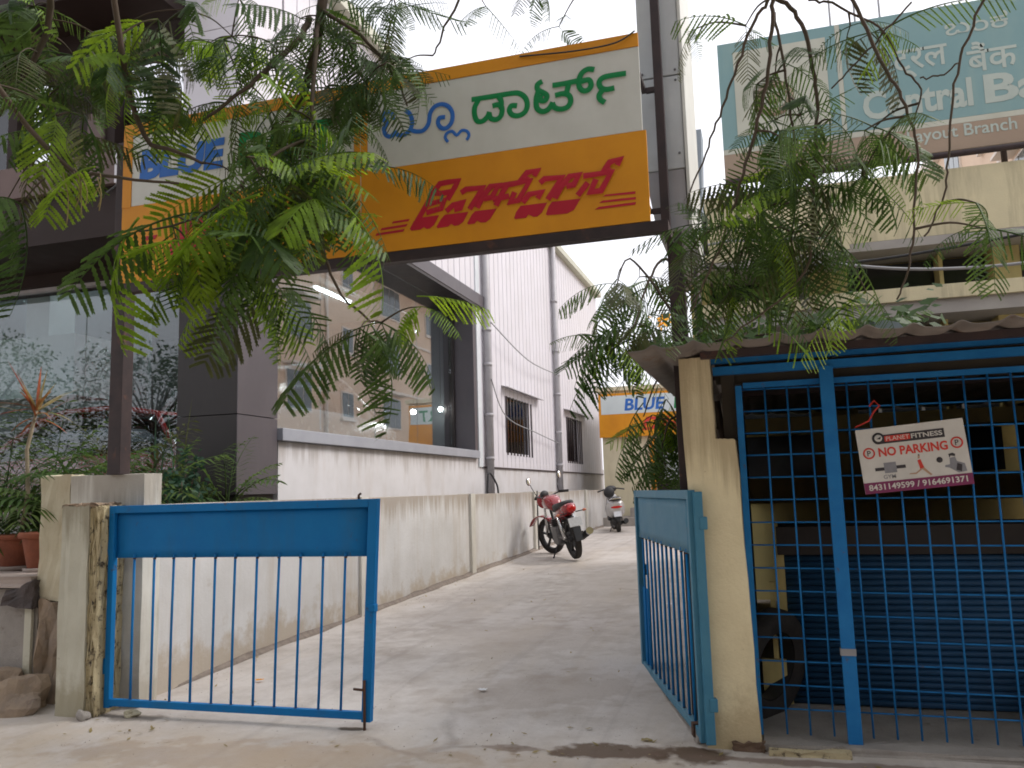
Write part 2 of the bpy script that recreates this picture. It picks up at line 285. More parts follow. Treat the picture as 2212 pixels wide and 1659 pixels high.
# ------------------------------------------------------------------ helpers
def link(o): COL.objects.link(o); return o
def tag(o, label=None, cat=None, group=None, kind=None):
    if label: o['label'] = label
    if cat: o['category'] = cat
    if group: o['group'] = group
    if kind: o['kind'] = kind
    return o
def thing(name, label, cat, loc=(0, 0, 0), group=None, rot=(0, 0, 0)):
    o = link(bpy.data.objects.new(name, None)); o.location = loc; o.rotation_euler = rot; o.empty_display_size = .1
    return tag(o, label, cat, group)
def worldloc(o):
    v = Vector((0, 0, 0))
    while o is not None: v += Vector(o.location); o = o.parent
    return v

class MB:
    def __init__(s): s.v = []; s.f = []; s.sm = []
    def add(s, vs, fs, smooth=False):
        k = len(s.v); s.v += [tuple(v) for v in vs]; s.f += [tuple(i+k for i in f) for f in fs]; s.sm += [smooth]*len(fs); return s
    def box(s, x0, x1, y0, y1, z0, z1):
        return s.add([(x0, y0, z0), (x1, y0, z0), (x1, y1, z0), (x0, y1, z0), (x0, y0, z1), (x1, y0, z1), (x1, y1, z1), (x0, y1, z1)],
                     [(0, 3, 2, 1), (4, 5, 6, 7), (0, 1, 5, 4), (1, 2, 6, 5), (2, 3, 7, 6), (3, 0, 4, 7)])
    def hexa(s, b, t):   # 4 bottom, 4 top points
        return s.add(list(b)+list(t), [(0, 3, 2, 1), (4, 5, 6, 7), (0, 1, 5, 4), (1, 2, 6, 5), (2, 3, 7, 6), (3, 0, 4, 7)])
    def bar(s, a, b, w, h=None, up=(0, 0, 1)):
        a, b = Vector(a), Vector(b); h = h or w; d = (b-a).normalized(); u = Vector(up)
        if abs(d.dot(u)) > .95: u = Vector((0, 1, 0))
        x = d.cross(u).normalized()*w/2; y = x.cross(d).normalized()*h/2
        return s.hexa([a-x-y, a+x-y, a+x+y, a-x+y], [b-x-y, b+x-y, b+x+y, b-x+y])
    def tube(s, pts, r, n=8, cap=True):
        pts = [Vector(p) for p in pts]; rs = r if isinstance(r, (list, tuple)) else [r]*len(pts)
        vs = []; fs = []; u = None
        for i, p in enumerate(pts):
            d = (pts[min(i+1, len(pts)-1)]-pts[max(i-1, 0)]); d = d.normalized() if d.length > 1e-9 else Vector((0, 0, 1))
            if u is None:
                u = d.orthogonal().normalized()
            else:
                u = (u-d*u.dot(d)); u = u.normalized() if u.length > 1e-6 else d.orthogonal().normalized()
            w_ = d.cross(u)
            for k in range(n):
                a = 2*math.pi*k/n; vs.append(p+(u*math.cos(a)+w_*math.sin(a))*rs[i])
        for i in range(len(pts)-1):
            for k in range(n):
                fs.append((i*n+k, i*n+(k+1) % n, (i+1)*n+(k+1) % n, (i+1)*n+k))
        s.add(vs, fs, True)
        if cap:
            m = len(pts)-1; b = len(s.v)-len(vs)
            s.f.append(tuple(b+k for k in reversed(range(n)))); s.f.append(tuple(b+m*n+k for k in range(n))); s.sm += [False, False]
        return s
    def lathe(s, prof, n=20, axis='Z', c=(0, 0, 0), twist=0, ripple=None):
        vs = []; fs = []
        for i, (r, h) in enumerate(prof):
            for k in range(n):
                a = 2*math.pi*k/n+twist*h; rr = r*(1+(ripple(a, h) if ripple else 0)); q = (rr*math.cos(a), rr*math.sin(a))
                if axis == 'Z': vs.append((c[0]+q[0], c[1]+q[1], c[2]+h))
                elif axis == 'Y': vs.append((c[0]+q[0], c[1]+h, c[2]+q[1]))
                else: vs.append((c[0]+h, c[1]+q[0], c[2]+q[1]))
        for i in range(len(prof)-1):
            for k in range(n): fs.append((i*n+k, i*n+(k+1) % n, (i+1)*n+(k+1) % n, (i+1)*n+k))
        return s.add(vs, fs, True)
    def prism(s, poly, y0, y1):   # poly of (x,z)
        n = len(poly); vs = [(x, y0, z) for x, z in poly]+[(x, y1, z) for x, z in poly]
        fs = [tuple(range(n)), tuple(range(2*n-1, n-1, -1))]+[(i, i+n, (i+1) % n+n, (i+1) % n) for i in range(n)]
        return s.add(vs, fs)
    def loft(s, rings, smooth=True, caps=True):
        n = len(rings[0]); vs = [p for r in rings for p in r]; fs = []
        for i in range(len(rings)-1):
            for k in range(n): fs.append((i*n+k, i*n+(k+1) % n, (i+1)*n+(k+1) % n, (i+1)*n+k))
        s.add(vs, fs, smooth)
        if caps:
            b = len(s.v)-len(vs); s.f += [tuple(b+k for k in reversed(range(n))), tuple(b+(len(rings)-1)*n+k for k in range(n))]; s.sm += [False]*2
        return s
    def ribbon(s, pts, wd, y, t=.0012):   # flat stroke in the XZ plane at depth y, mitred, slightly crowned towards -Y
        P = [Vector((p[0], p[1])) for p in pts]; n = len(P); vs = []; fs = []
        for i in range(n):
            d0 = (P[i]-P[i-1]).normalized() if i else (P[1]-P[0]).normalized()
            d1 = (P[i+1]-P[i]).normalized() if i < n-1 else d0
            d = (d0+d1); d = d.normalized() if d.length > .2 else d1
            nn = Vector((-d.y, d.x)); k = 1/max(.6, nn.dot(Vector((-d0.y, d0.x))))
            q = P[i]
            if i == 0: q = q-d*wd*.15
            if i == n-1: q = q+d*wd*.15
            a = q+nn*wd/2*k; b = q-nn*wd/2*k
            vs += [(a.x, y, a.y), (q.x, y-t, q.y), (b.x, y, b.y)]
        for i in range(n-1):
            for k in range(2): fs.append((i*3+k, i*3+k+1, i*3+k+4, i*3+k+3))
        fs += [(0, 2, 1), ((n-1)*3, (n-1)*3+1, (n-1)*3+2)]
        return s.add(vs, fs)
    def mesh(s, name, off=Vector((0, 0, 0))):
        me = bpy.data.meshes.new(name); me.from_pydata([(v[0]-off[0], v[1]-off[1], v[2]-off[2]) for v in s.v], [], s.f); me.update()
        me.polygons.foreach_set('use_smooth', s.sm); return me
    def build(s, name, m, parent=None, bevel=0, local=False, recalc=True):
        off = Vector((0, 0, 0)) if (local or parent is None) else worldloc(parent)
        me = s.mesh(name, off)
        if recalc:
            b = bmesh.new(); b.from_mesh(me); bmesh.ops.recalc_face_normals(b, faces=b.faces); b.to_mesh(me); b.free()
        me.materials.append(M[m] if isinstance(m, str) else m)
        o = link(bpy.data.objects.new(name, me))
        if parent is not None: o.parent = parent
        if bevel:
            md = o.modifiers.new('bevel', 'BEVEL'); md.width = bevel; md.segments = 2; md.limit_method = 'ANGLE'
        return o
def box(name, m, parent, x0, x1, y0, y1, z0, z1, bevel=0): return MB().box(x0, x1, y0, y1, z0, z1).build(name, m, parent, bevel)

def text(name, body, x0, x1, z0, z1, y, m, parent, shear=0, bold=0, t=.0015, wave=None):
    """lettering fitted to a rectangle of the XZ plane facing -Y"""
    cu = bpy.data.curves.new('t', 'FONT'); cu.body = body; cu.offset = bold; cu.extrude = .01; cu.shear = shear; cu.resolution_u = 3
    o = bpy.data.objects.new('t', cu); COL.objects.link(o); bpy.context.view_layer.update()
    me = bpy.data.meshes.new_from_object(o.evaluated_get(bpy.context.evaluated_depsgraph_get()))
    bpy.data.objects.remove(o); bpy.data.curves.remove(cu)
    V = [v.co.copy() for v in me.vertices]
    if not V: return None
    ax, bx = min(v.x for v in V), max(v.x for v in V); ay, by = min(v.y for v in V), max(v.y for v in V)
    off = worldloc(parent)
    for v in me.vertices:
        x = x0+(v.co.x-ax)/(bx-ax)*(x1-x0); z = z0+(v.co.y-ay)/(by-ay)*(z1-z0)
        v.co = (x-off.x, y-t*(1 if v.co.z > 0 else 0)-off.y, z-off.z)
    me.materials.clear(); me.materials.append(M[m]); o = link(bpy.data.objects.new(name, me)); o.parent = parent
    return o

def jitter_mesh(o, amp, seed=0, sub=2, big=True):
    """break straight edges of plaster and stone"""
    me = o.data; b = bmesh.new(); b.from_mesh(me); bmesh.ops.subdivide_edges(b, edges=b.edges, cuts=sub, use_grid_fill=True)
    r = random.Random(seed)
    for v in b.verts: v.co += Vector((r.uniform(-amp, amp), r.uniform(-amp, amp), r.uniform(-amp, amp)))
    b.to_mesh(me); b.free(); return o

# ------------------------------------------------------------------ ground
GZ = [(-60, -.12), (0, -.08), (3, -.03), (4.4, 0), (5.1, .03), (6.4, .085), (8.5, .12), (12.15, .205), (15.6, .285), (21.95, .39), (30, .42), (300, .42)]
def gz(y):
    for (a, za), (b, zb) in zip(GZ, GZ[1:]):
        if y <= b: return za+(zb-za)*(max(y, a)-a)/(b-a)
    return GZ[-1][1]
g = MB(); rnd = random.Random(5)
ys = [-60, -20, -5, 0]+[1+i*.35 for i in range(66)]+[26, 30, 40, 80, 300]
xs = [-200, -60, -20, -10]+[-6+i*.4 for i in range(24)]+[6, 12, 40, 200]
for y in ys:
    for x in xs:
        amp = .006 if (-6 < x < 3.5 and .5 < y < 24) else 0
        g.v.append((x, y, gz(y)+rnd.uniform(-amp, amp)))
nx = len(xs)
for j in range(len(ys)-1):
    for i in range(nx-1): g.f.append((j*nx+i, j*nx+i+1, (j+1)*nx+i+1, (j+1)*nx+i)); g.sm.append(True)
tag(g.build('ground', 'ground'), kind='structure')

def blob(name, m, cx, cy, rx, ry, h, seed, rot=0, n=26, parent=None):
    r = random.Random(seed); b = MB(); ring = []
    ph = [r.uniform(0, 6.28) for _ in range(4)]
    for k in range(n):
        a = 2*math.pi*k/n; q = 1+.22*math.sin(2*a+ph[0])+.14*math.sin(3*a+ph[1])+.1*math.sin(5*a+ph[2])+r.uniform(-.08, .08)
        x, y = rx*q*math.cos(a), ry*q*math.sin(a); ring.append((cx+x*math.cos(rot)-y*math.sin(rot), cy+x*math.sin(rot)+y*math.cos(rot)))
    mid = [((x+cx)/2, (y+cy)/2) for x, y in ring]
    vs = [(x, y, gz(y)+.007) for x, y in ring]+[(x, y, gz(y)+h+.007+r.uniform(0, h*.4)) for x, y in mid]+[(cx, cy, gz(cy)+h*1.3+.008)]
    fs = [(k, (k+1) % n, n+(k+1) % n, n+k) for k in range(n)]+[(n+k, n+(k+1) % n, 2*n) for k in range(n)]
    b.add(vs, fs, True); return b.build(name, m, parent)
# ------------------------------------------------------------------ left gate leaf (closed)
YG = 4.757
def ell_(c, r, n=8, m_=5):
    b = MB(); b.lathe([(max(1e-3, math.sin(math.pi*i/m_)), -math.cos(math.pi*i/m_)) for i in range(m_+1)], n)
    b.v = [(c[0]+v[0]*r[0], c[1]+v[1]*r[1], c[2]+v[2]*r[2]) for v in b.v]; return b
def gate_leaf(name, label, origin, ang, length, zb, zt, panel_z, nbars, m, bar_m, seed, lean=0, sag=0):
    t = thing(name, label, 'gate', origin, rot=(0, 0, ang))
    r = random.Random(seed)
    def P(x, z, y=0): return (x+lean*(z-zb)/(zt-zb)*(x/length), y, z)
    def rail(n, a, b, w, h, y=0):
        return MB().bar(P(*a, y), P(*b, y), w, h, up=(0, 1, 0)).build(n, m, t, bevel=.003, local=True)
    w_ = .045
    rail('stile', (w_/2, zb-.02), (w_/2, zt), w_, .04)
    rail('stile', (length-w_/2, zb-.02), (length-w_/2, zt), w_*1.35, .045)
    rail('top_rail', (w_, zt-.025), (length-w_*1.2, zt-.025), .05, .038)
    rail('bottom_rail', (w_, zb+.015), (length-w_*1.2, zb+.015), .045, .036)
    pn = MB(); nx_, nz_ = 14, 5; vs = []; fs = []
    for j in range(nz_+1):
        for i in range(nx_+1):
            x = w_*.8+(length-2*w_)*i/nx_; z = panel_z+(zt-.04-panel_z)*j/nz_
            vs.append(P(x, z, .006+r.uniform(-.004, .004)))
    for j in range(nz_):
        for i in range(nx_): fs.append((j*(nx_+1)+i, j*(nx_+1)+i+1, (j+1)*(nx_+1)+i+1, (j+1)*(nx_+1)+i))
    pn.add(vs, fs, True); o = pn.build('sheet_panel', m, t, local=True); md = o.modifiers.new('thick', 'SOLIDIFY'); md.thickness = .006
    for k in range(nbars):
        x = w_+(length-2*w_)*(k+1)/(nbars+1)+r.uniform(-.004, .004)
        MB().tube([P(x, zb+.03), P(x+r.uniform(-.004, .004), (zb+panel_z)/2), P(x+r.uniform(-.003, .003), panel_z+.02)], .0085, 8).build('bar', bar_m, t, local=True)
        for zz in (zb+.036, panel_z-.004): ell_((x, 0, zz), (.011, .011, .008)).build('weld_bead', 'rust', t, local=True)
    return t, P
gl, P = gate_leaf('metal_gate', 'blue sheet and bar gate leaf standing closed beside the pale green pillar', (-4.3, YG, 0), 0, 2.0, .075, 1.38, 1.03, 11, 'gate_blue', 'gate_blue', 4)
# slight lean of the free stile, as in the picture
for ch in gl.children:
    for v in ch.data.vertices:
        k = (v.co.x/2.0); v.co.x -= .06*k*(1.38-v.co.z)/1.3
MB().tube([(1.915, -.03, .30), (1.915, -.03, -.015)], .009, 8).build('drop_bolt', 'rust', gl, local=True)
MB().tube([(1.84, -.02, .245), (1.91, -.035, .245)], .008, 8).build('bolt_handle', 'rust', gl, local=True)
MB().box(1.945, 1.985, -.03, .02, .70, .745).build('latch', 'gate_blue', gl, local=True, bevel=.004)
MB().tube([(1.87, 0, 1.38), (1.87, 0, 1.405), (1.885, 0, 1.415)], .008, 6).build('latch_hook', 'rust', gl, local=True)
for z in (.32, 1.1): MB().lathe([(.0, -.05), (.016, -.05), (.016, .05), (0, .05)], 10, c=(-.012, .0, z)).build('hinge', 'gate_blue', gl, local=True)

# right gate leaf, swung inwards
h0, h1 = Vector((-.395, 4.70, 0)), Vector((-.965, 6.55, 0)); d = h1-h0
gr, P = gate_leaf('metal_gate', 'faded teal gate leaf swung open inwards beside the cream pillar', (h0.x, h0.y, .0), math.atan2(d.y, d.x), d.length, .075, 1.38, 1.03, 11, 'gate_teal', 'gate_blue', 9)
MB().bar((.0, -.03, .05), (.0, -.03, 1.37), .05, .05, up=(0, 1, 0)).build('hinge_post', 'gate_teal', gr, local=True, bevel=.004)
for z in (.25, 1.2): MB().box(-.03, .02, -.075, -.03, z-.035, z+.035).build('hinge', 'gate_teal', gr, local=True, bevel=.006)
MB().tube([(d.length-.10, -.03, .78), (d.length+.07, -.03, .78)], .01, 8).build('latch_bolt', 'rust', gr, local=True)
MB().box(d.length-.04, d.length+.02, -.045, -.01, .74, .82).build('latch', 'gate_teal', gr, local=True, bevel=.004)
MB().box(d.length-.01, d.length+.06, -.03, 0, .58, .61).build('latch_hook', 'gate_teal', gr, local=True)
MB().box(d.length-.25, d.length-.05, -.012, -.004, .10, .66).build('lock_plate', 'gate_blue', gr, local=True)
wh = MB().lathe([(.02, -.018), (.05, -.018), (.058, -.008), (.058, .008), (.05, .018), (.02, .018)], 18, axis='Y', c=(.16, 0, .06)).build('caster_wheel', 'concrete', gr, local=True)
MB().box(.135, .185, -.03, .03, .05, .12).build('caster_fork', 'rust', gr, local=True)

# ------------------------------------------------------------------ left pillars, boundary wall, terrace
t = thing('gate_pillar', 'pale green plastered gate pillar with crumbling stained edge beside the blue gate', 'pillar', (-4.46, 4.8, 0))
b = MB().box(-4.62, -4.395, 4.66, 4.9, -.05, 1.385); jitter_mesh(b.build('plaster_face', 'pillar_green', t), .006, 1, 5)
b = MB().box(-4.395, -4.315, 4.675, 4.9, -.05, 1.375); jitter_mesh(b.build('broken_edge', 'pillar_old', t), .014, 2, 14)
b = MB().box(-4.61, -4.34, 4.665, 4.88, 1.378, 1.398); jitter_mesh(b.build('broken_top', 'rubble', t), .012, 3, 9)

t = thing('wall_pier', 'white and cream plastered wall pier behind the green pillar, carrying the dark post', 'pillar', (-4.6, 5.0, 0))
o = jitter_mesh(box('cream_side', 'wall_cream', t, -5.06, -4.80, 4.90, 5.08, .72, 1.61), .007, 4, 5)
o = jitter_mesh(box('white_side', 'pier_white', t, -4.797, -4.16, 4.905, 5.08, -.05, 1.60), .004, 5, 5)
o = jitter_mesh(box('broken_base', 'rubble', t, -5.03, -4.80, 4.88, 5.07, -.05, .72), .028, 6, 5)

t = thing('terrace_wall', 'grey concrete terrace wall with a dark broken edge below the flower pots', 'wall', (-6.5, 5.0, 0))
jitter_mesh(box('wall_face', 'concrete', t, -9.5, -5.05, 4.90, 5.05, -.05, .80), .008, 7, 6)
jitter_mesh(box('slab_edge', 'terrace', t, -9.5, -5.06, 4.84, 5.2, .82, .90), .006, 8, 5)
jitter_mesh(MB().hexa([(-5.30, 4.82, .70), (-5.02, 4.82, .68), (-5.02, 4.9, .68), (-5.30, 4.9, .70)], [(-5.27, 4.83, .80), (-5.03, 4.83, .87), (-5.03, 4.9, .87), (-5.27, 4.9, .80)]).build('broken_stone', 'dark_stone', t), .012, 9, 3)
box('pipe_mark', 'pillar_green', t, -5.13, -5.07, 4.87, 4.895, .02, .67)
tag(box('terrace', 'terrace', None, -9.5, -5.055, 5.06, 7.44, .0, .885), kind='structure')
def rock(name, label, c, r, seed, m='rubble'):
    bm = bmesh.new(); bmesh.ops.create_icosphere(bm, subdivisions=3, radius=1); q = random.Random(seed)
    ph = [Vector((q.uniform(-3, 3), q.uniform(-3, 3), q.uniform(-3, 3))) for _ in range(6)]
    for v in bm.verts:
        k = 1+sum(.11*math.sin(v.co.dot(p)*1.6+i) for i, p in enumerate(ph)); v.co = Vector((v.co.x*r[0]*k, v.co.y*r[1]*k, v.co.z*r[2]*k))
    me = bpy.data.meshes.new(name); bm.to_mesh(me); bm.free(); me.materials.append(M[m]); o = link(bpy.data.objects.new(name, me)); o.location = c; return tag(o, label, 'rock')
rock('boulder', 'large rounded rubble boulder at the foot of the terrace wall', (-4.98, 4.72, .06), (.20, .14, .17), 1)
rock('boulder', 'flat broken rubble lump leaning against the terrace wall beside the boulder', (-5.25, 4.8, .13), (.22, .10, .15), 2)
rock('stone_chip', 'small pale stone chip at the base of the blue gate hinge', (-4.06, 4.74, .03), (.05, .04, .03), 3, 'pillar_green')
rock('stone_chip', 'small grey stone by the foot of the pale green pillar', (-4.36, 4.62, .03), (.05, .04, .035), 4, 'concrete')

t = thing('boundary_wall', 'long stained white boundary wall running along the left side of the drive', 'wall', (-4.35, 12, 0))
segs = [(5.08, 8.35), (8.45, 11.9), (12.02, 15.5), (15.58, 20.3), (20.36, 23.2)]
for i, (a, b_) in enumerate(segs):
    o = MB().box(-4.42, -4.25-.004*i, a, b_, -.1, 1.38-.002*i).build('wall_panel', 'wall_white', t); jitter_mesh(o, .004, 20+i, 4)
    o = MB().hexa([(-4.24, a, gz(a)), (-4.17, a, gz(a)), (-4.17, a, gz(a)), (-4.24, a, gz(a))], [(-4.24, a, gz(a)+.001)]*4)
for a in (8.40, 11.96, 15.54, 20.33):
    jitter_mesh(box('pilaster', 'pilaster', t, -4.43, -4.215, a-.09, a+.09, -.1, 1.385), .004, int(a*10), 4)
# cement fillet along the foot of the wall
b = MB(); r = random.Random(2); N = 60; ring = []
for i in range(N):
    y = 5.12+(22.5-5.12)*i/(N-1); z = gz(y); w_ = (.055+r.uniform(-.02, .02))*min(1, .15+i/5); ring.append([(-4.26, y, z-.02), (-4.26+w_, y, z-.02), (-4.26+w_*.8, y, z+.012), (-4.26, y, z+(.05+r.uniform(-.012, .012))*min(1, .2+i/4))])
b.loft(ring, True); b.build('cement_fillet', 'dirt', t)
MB().tube([(-4.205, 15.62, 1.40), (-4.205, 15.62, .3)], .012, 8).build('drain_pipe', 'cable', t)

# ------------------------------------------------------------------ showroom building
XB = -5.2
sb = thing('showroom_building', 'showroom building with dark panel front, big mirrored window and white ribbed cladding', 'building', (-8, 16, 0))
def part(n, m, x0, x1, y0, y1, z0, z1, bevel=0, parent=None): return box(n, m, parent or sb, x0, x1, y0, y1, z0, z1, bevel)
part('plinth_wall', 'stucco', -5.6, XB-.002, 8.24, 28, -.1, 2.035)
part('plinth_wall', 'stucco', -5.62, XB-.03, 15.3, 27.9, 2.037, 2.2)
# window frame
part('window_sill', 'sill_metal', -5.62, XB+.07, 8.22, 15.02, 2.04, 2.18, .006)
part('window_header', 'acp_grey', -5.62, XB+.06, 8.22, 15.9, 5.02, 5.26, .006)
part('window_soffit', 'acp_dark', -6.6, XB+.05, 8.23, 15.3, 4.97, 5.018)
part('window_jamb', 'acp_grey', -5.55, XB+.03, 14.86, 15.02, 2.181, 4.969)
part('window_jamb', 'acp_dark', -5.75, -5.551, 14.78, 15.02, 2.181, 4.969)
for i in range(4):
    y0 = 8.25+i*1.63
    gp = part('glass_pane', 'glass_side', -5.612, -5.60, y0+.006, y0+1.624, 2.18, 4.968)
# cladding panels (ribbed sheets)
wins = [(16.93, 18.75, 2.22, 3.42), (22.65, 24.35, 2.19, 3.42)]
y = 8.3; k = 0
while y < 27.9:
    y1 = min(y+.30, 27.9); z0 = 5.262 if y < 15.1 else 1.90
    zs = [(z0, 7.95)]
    for (a, b_, c, d_) in wins:
        if y+.15 > a and y+.15 < b_: zs = [(z0, c), (d_, 7.95)]
    for (c, d_) in zs:
        m_ = MB(); x = XB
        m_.hexa([(x-.05, y, c), (x, y, c), (x, y1-.03, c), (x-.05, y1-.03, c)], [(x-.05, y, d_), (x, y, d_), (x, y1-.03, d_), (x-.05, y1-.03, d_)])
        m_.hexa([(x-.05, y1-.0295, c), (x-.009, y1-.0295, c), (x-.009, y1-.0005, c), (x-.05, y1-.0005, c)], [(x-.05, y1-.0295, d_), (x-.009, y1-.0295, d_), (x-.009, y1-.0005, d_), (x-.05, y1-.0005, d_)])
        m_.build('cladding_panel', 'cladding', sb)
    y += .30; k += 1
part('cladding_backing', 'room_dark', -5.5, -5.26, 8.3, 16.9, 5.3, 7.9)
part('corner_trim', 'clad_edge', -5.29, XB+.025, 15.1, 15.32, 1.88, 7.95, .004)
part('drip_trim', 'dark_steel', -5.3, XB+.02, 15.33, 27.9, 1.865, 1.895)
part('roof_gutter', 'bank_pale', -5.5, XB+.16, 8.2, 28.1, 7.96, 8.14, .01)
part('roof', 'cladding', -16, -5.18, 7.9, 28, 8.142, 8.2)
part('end_wall', 'cladding', -16, -5.27, 27.9, 28.0, 0, 7.95)
for yy, nm in ((15.55, 0), (21.35, 1)):
    pp = MB().tube([(XB+.09, yy, 7.95), (XB+.09, yy, 1.0)], .075, 14).build('downpipe', 'pipe', sb)
    for z in (2.05, 2.9, 3.9, 5.05 if nm else 4.6, 6.4): MB().lathe([(.076, -.03), (.088, -.03), (.088, .03), (.076, .03)], 14, c=(XB+.09, yy, z)).build('pipe_clip', 'pipe', pp)
for (a, b_, c, d_) in wins:
    part('window_recess', 'room_dark', -5.40, -5.3, a-.1, b_+.1, c-.1, d_+.1)
    fr = part('window_frame', 'bank_pale', -5.27, XB-.004, a-.02, b_+.3, d_+.0, d_+.14)
    part('window_frame', 'acp_grey', -5.26, XB+.01, a-.02, a+.04, c, d_); part('window_frame', 'acp_grey', -5.26, XB+.01, b_+.2, b_+.26, c, d_)
    part('window_pane', 'glass_dark', -5.275, -5.27, a, b_+.2, c, d_)
    hood = MB().hexa([(XB-.02, a-.25, d_+.19), (XB+.16, a-.25, d_+.15), (XB+.16, b_+.9, d_+.15), (XB-.02, b_+.9, d_+.19)], [(XB-.02, a-.25, d_+.21), (XB+.16, a-.25, d_+.165), (XB+.16, b_+.9, d_+.165), (XB-.02, b_+.9, d_+.21)]).build('window_hood', 'pipe', sb)
    n = 9
    for i in range(n):
        yy = a+.06+(b_+.12-a)*i/(n-1); MB().tube([(XB+.02, yy, c-.05), (XB+.02, yy, d_)], .016, 6).build('window_bar', 'dark_steel', sb)
# corner pillar of dark panels
for (c, d_) in ((.4, 1.42), ):
    part('pillar_core', 'acp_dark', -5.86, -5.24, 7.52, 8.2, .4, 5.9)
part('pillar_panel', 'acp_dark', -5.93, -5.2, 7.45, 7.515, 1.45, 2.275); part('pillar_panel', 'acp_dark', -5.93, -5.2, 7.45, 7.515, 2.285, 4.2); part('pillar_panel', 'acp_dark', -5.93, -5.2, 7.45, 7.515, 4.21, 5.25)
part('pillar_panel', 'acp_grey', -5.23, -5.19, 7.453, 8.2, 1.45, 2.275); part('pillar_panel', 'acp_grey', -5.23, -5.19, 7.453, 8.2, 2.285, 3.6); part('pillar_panel', 'acp_grey', -5.23, -5.19, 7.453, 8.2, 3.61, 5.25)
part('upper_panel', 'cladding', -5.9, -5.205, 7.40, 8.26, 5.27, 6.55); part('upper_panel', 'cladding', -5.9, -5.205, 7.40, 8.26, 6.56, 9.5)
# street front
part('front_soffit', 'acp_brown', -16, -5.95, 6.62, 7.9, 4.05, 4.6)
part('front_fascia', 'fascia', -16, -6.02, 6.55, 6.61, 4.56, 4.90, .004); part('fascia_return', 'cladding', -6.018, -5.96, 6.55, 7.4, 4.56, 4.90)
part('front_trim', 'pipe', -16, -5.95, 7.55, 7.62, 3.86, 3.90)
part('front_lintel', 'acp_brown', -16, -5.95, 7.50, 7.9, 3.905, 4.048)
for i in range(7):
    x1 = -5.95-i*1.35; part('glass_pane', 'glass_front', x1-1.342, x1-.008, 7.60, 7.61, 1.05, 3.85)
part('front_kerb', 'acp_dark', -16, -5.95, 7.45, 7.8, .5, 1.045)
# upper storey of the street front
for xa, xb_ in ((-16, -8.9), (-8.25, -8.12), (-7.62, -7.05), (-6.84, -6.72)):
    part('front_column', 'acp_brown', xa, xb_, 7.3, 8.0, 4.91, 6.9)
part('front_column', 'fascia', -7.05, -6.86, 7.25, 8.0, 4.91, 5.75)
for xa, xb_, mm in ((-8.12, -7.62, 'glass_mirror'), (-6.72, -5.91, 'glass_mirror'), (-8.9, -8.25, 'glass_dark'), (-7.05, -6.84, 'glass_dark')):
    part('upper_glass', mm, xa+.004, xb_-.004, 7.42, 7.43, 5.75 if mm == 'glass_mirror' and xa > -7 else 4.92, 6.78)
part('balcony_opening', 'window_dark', -6.86, -5.91, 7.5, 7.6, 4.91, 5.74)
MB().tube([(-6.8, 7.3, 5.35), (-5.95, 7.3, 5.30)], .012, 6).build('balcony_rail', 'steel', sb)
part('upper_soffit', 'acp_brown', -16, -5.91, 6.7, 8.2, 6.79, 7.6)
# interior
part('room_floor', 'room_grey', -16, -5.63, 7.82, 15.2, .85, 1.0); part('room_back', 'room_grey', -16, -5.63, 15.05, 15.2, 1.0, 4.96); part('display_plinth', 'room_white', -7.9, -5.75, 9.2, 14.4, 1.001, 1.60)
part('room_side', 'room_grey', -16.1, -15.95, 7.9, 15.2, 1.0, 4.96); part('room_ceiling', 'room_white', -16, -6.62, 7.92, 15.1, 4.90, 4.965)
part('partition', 'room_white', -10.5, -7.75, 7.9, 8.5, 2.68, 3.42); part('partition', 'room_white', -8.6, -8.25, 8.0, 8.4, 3.43, 4.89); part('partition', 'room_grey', -12, -8.05, 9.5, 9.56, 2.45, 4.89)
for px, py, lab in ((893, 890, 'lit pendant lamp hanging in the middle of the mirrored showroom window'), (952, 884, 'lit pendant lamp hanging beside the dark jamb of the showroom window')):
    p = at(px, py, X=-5.8); l = thing('pendant_lamp', lab, 'lamp', p, 'lamps inside the showroom')
    MB().lathe([(.0, -.045), (.03, -.035), (.045, 0), (.03, .035), (.0, .045)], 12).build('bulb', 'bulb', l, local=True)
    MB().tube([(0, 0, .04), (0, 0, 4.9-p.z)], .006, 5).build('cord', 'cable', l, local=True)
M['tube_light'] = emis('tube_light', (.95, 1, 1), 14)  # ceiling lights added only to brighten the showroom interior
for i, (x, y) in enumerate(((-6.9, 10.2), (-6.9, 12.6), (-9.6, 8.7), (-7.3, 8.3))):
    l = thing('ceiling_light', ['tube light on the showroom ceiling over the rear of the silver car', 'tube light on the showroom ceiling over the bonnet of the silver car', 'tube light on the showroom ceiling in front of the grey partition', 'tube light on the showroom ceiling over the red car'][i], 'lamp', (x, y, 4.87), 'tube lights inside the showroom')
    MB().box(-.06, .06, -.65, .65, -.02, .025).build('housing', 'room_white', l, local=True); MB().tube([(0, -.6, -.045), (0, .6, -.045)], .022, 8).build('tube', 'tube_light', l, local=True)

# ------------------------------------------------------------------ the big signboard over the gate
sg = thing('signboard', 'long orange and white signboard spanning the gateway on two dark steel posts', 'sign', (-2.4, 4.85, 0))
def sp_(n, m, x0, x1, y0, y1, z0, z1, bevel=0): return box(n, m, sg, x0, x1, y0, y1, z0, z1, bevel)
SX0, SX1, SZ0, SZ1 = -4.29, -.565, 2.94, 4.11
sp_('box_body', 'white_metal', SX0+.01, SX1-.01, YG+.02, YG+.10, SZ0+.01, SZ1-.01)
sp_('frame', 'orange', SX0, SX1, YG-.004, YG+.018, SZ1-.085, SZ1); sp_('frame', 'orange', SX0, SX0+.075, YG-.004, YG+.018, SZ0+.55, SZ1-.087)
sp_('white_panel', 'sign_white', SX0+.077, -2.452, YG, YG+.018, 3.497, SZ1-.087); sp_('white_panel', 'sign_white', -2.353, SX1, YG, YG+.018, 3.497, SZ1-.087)
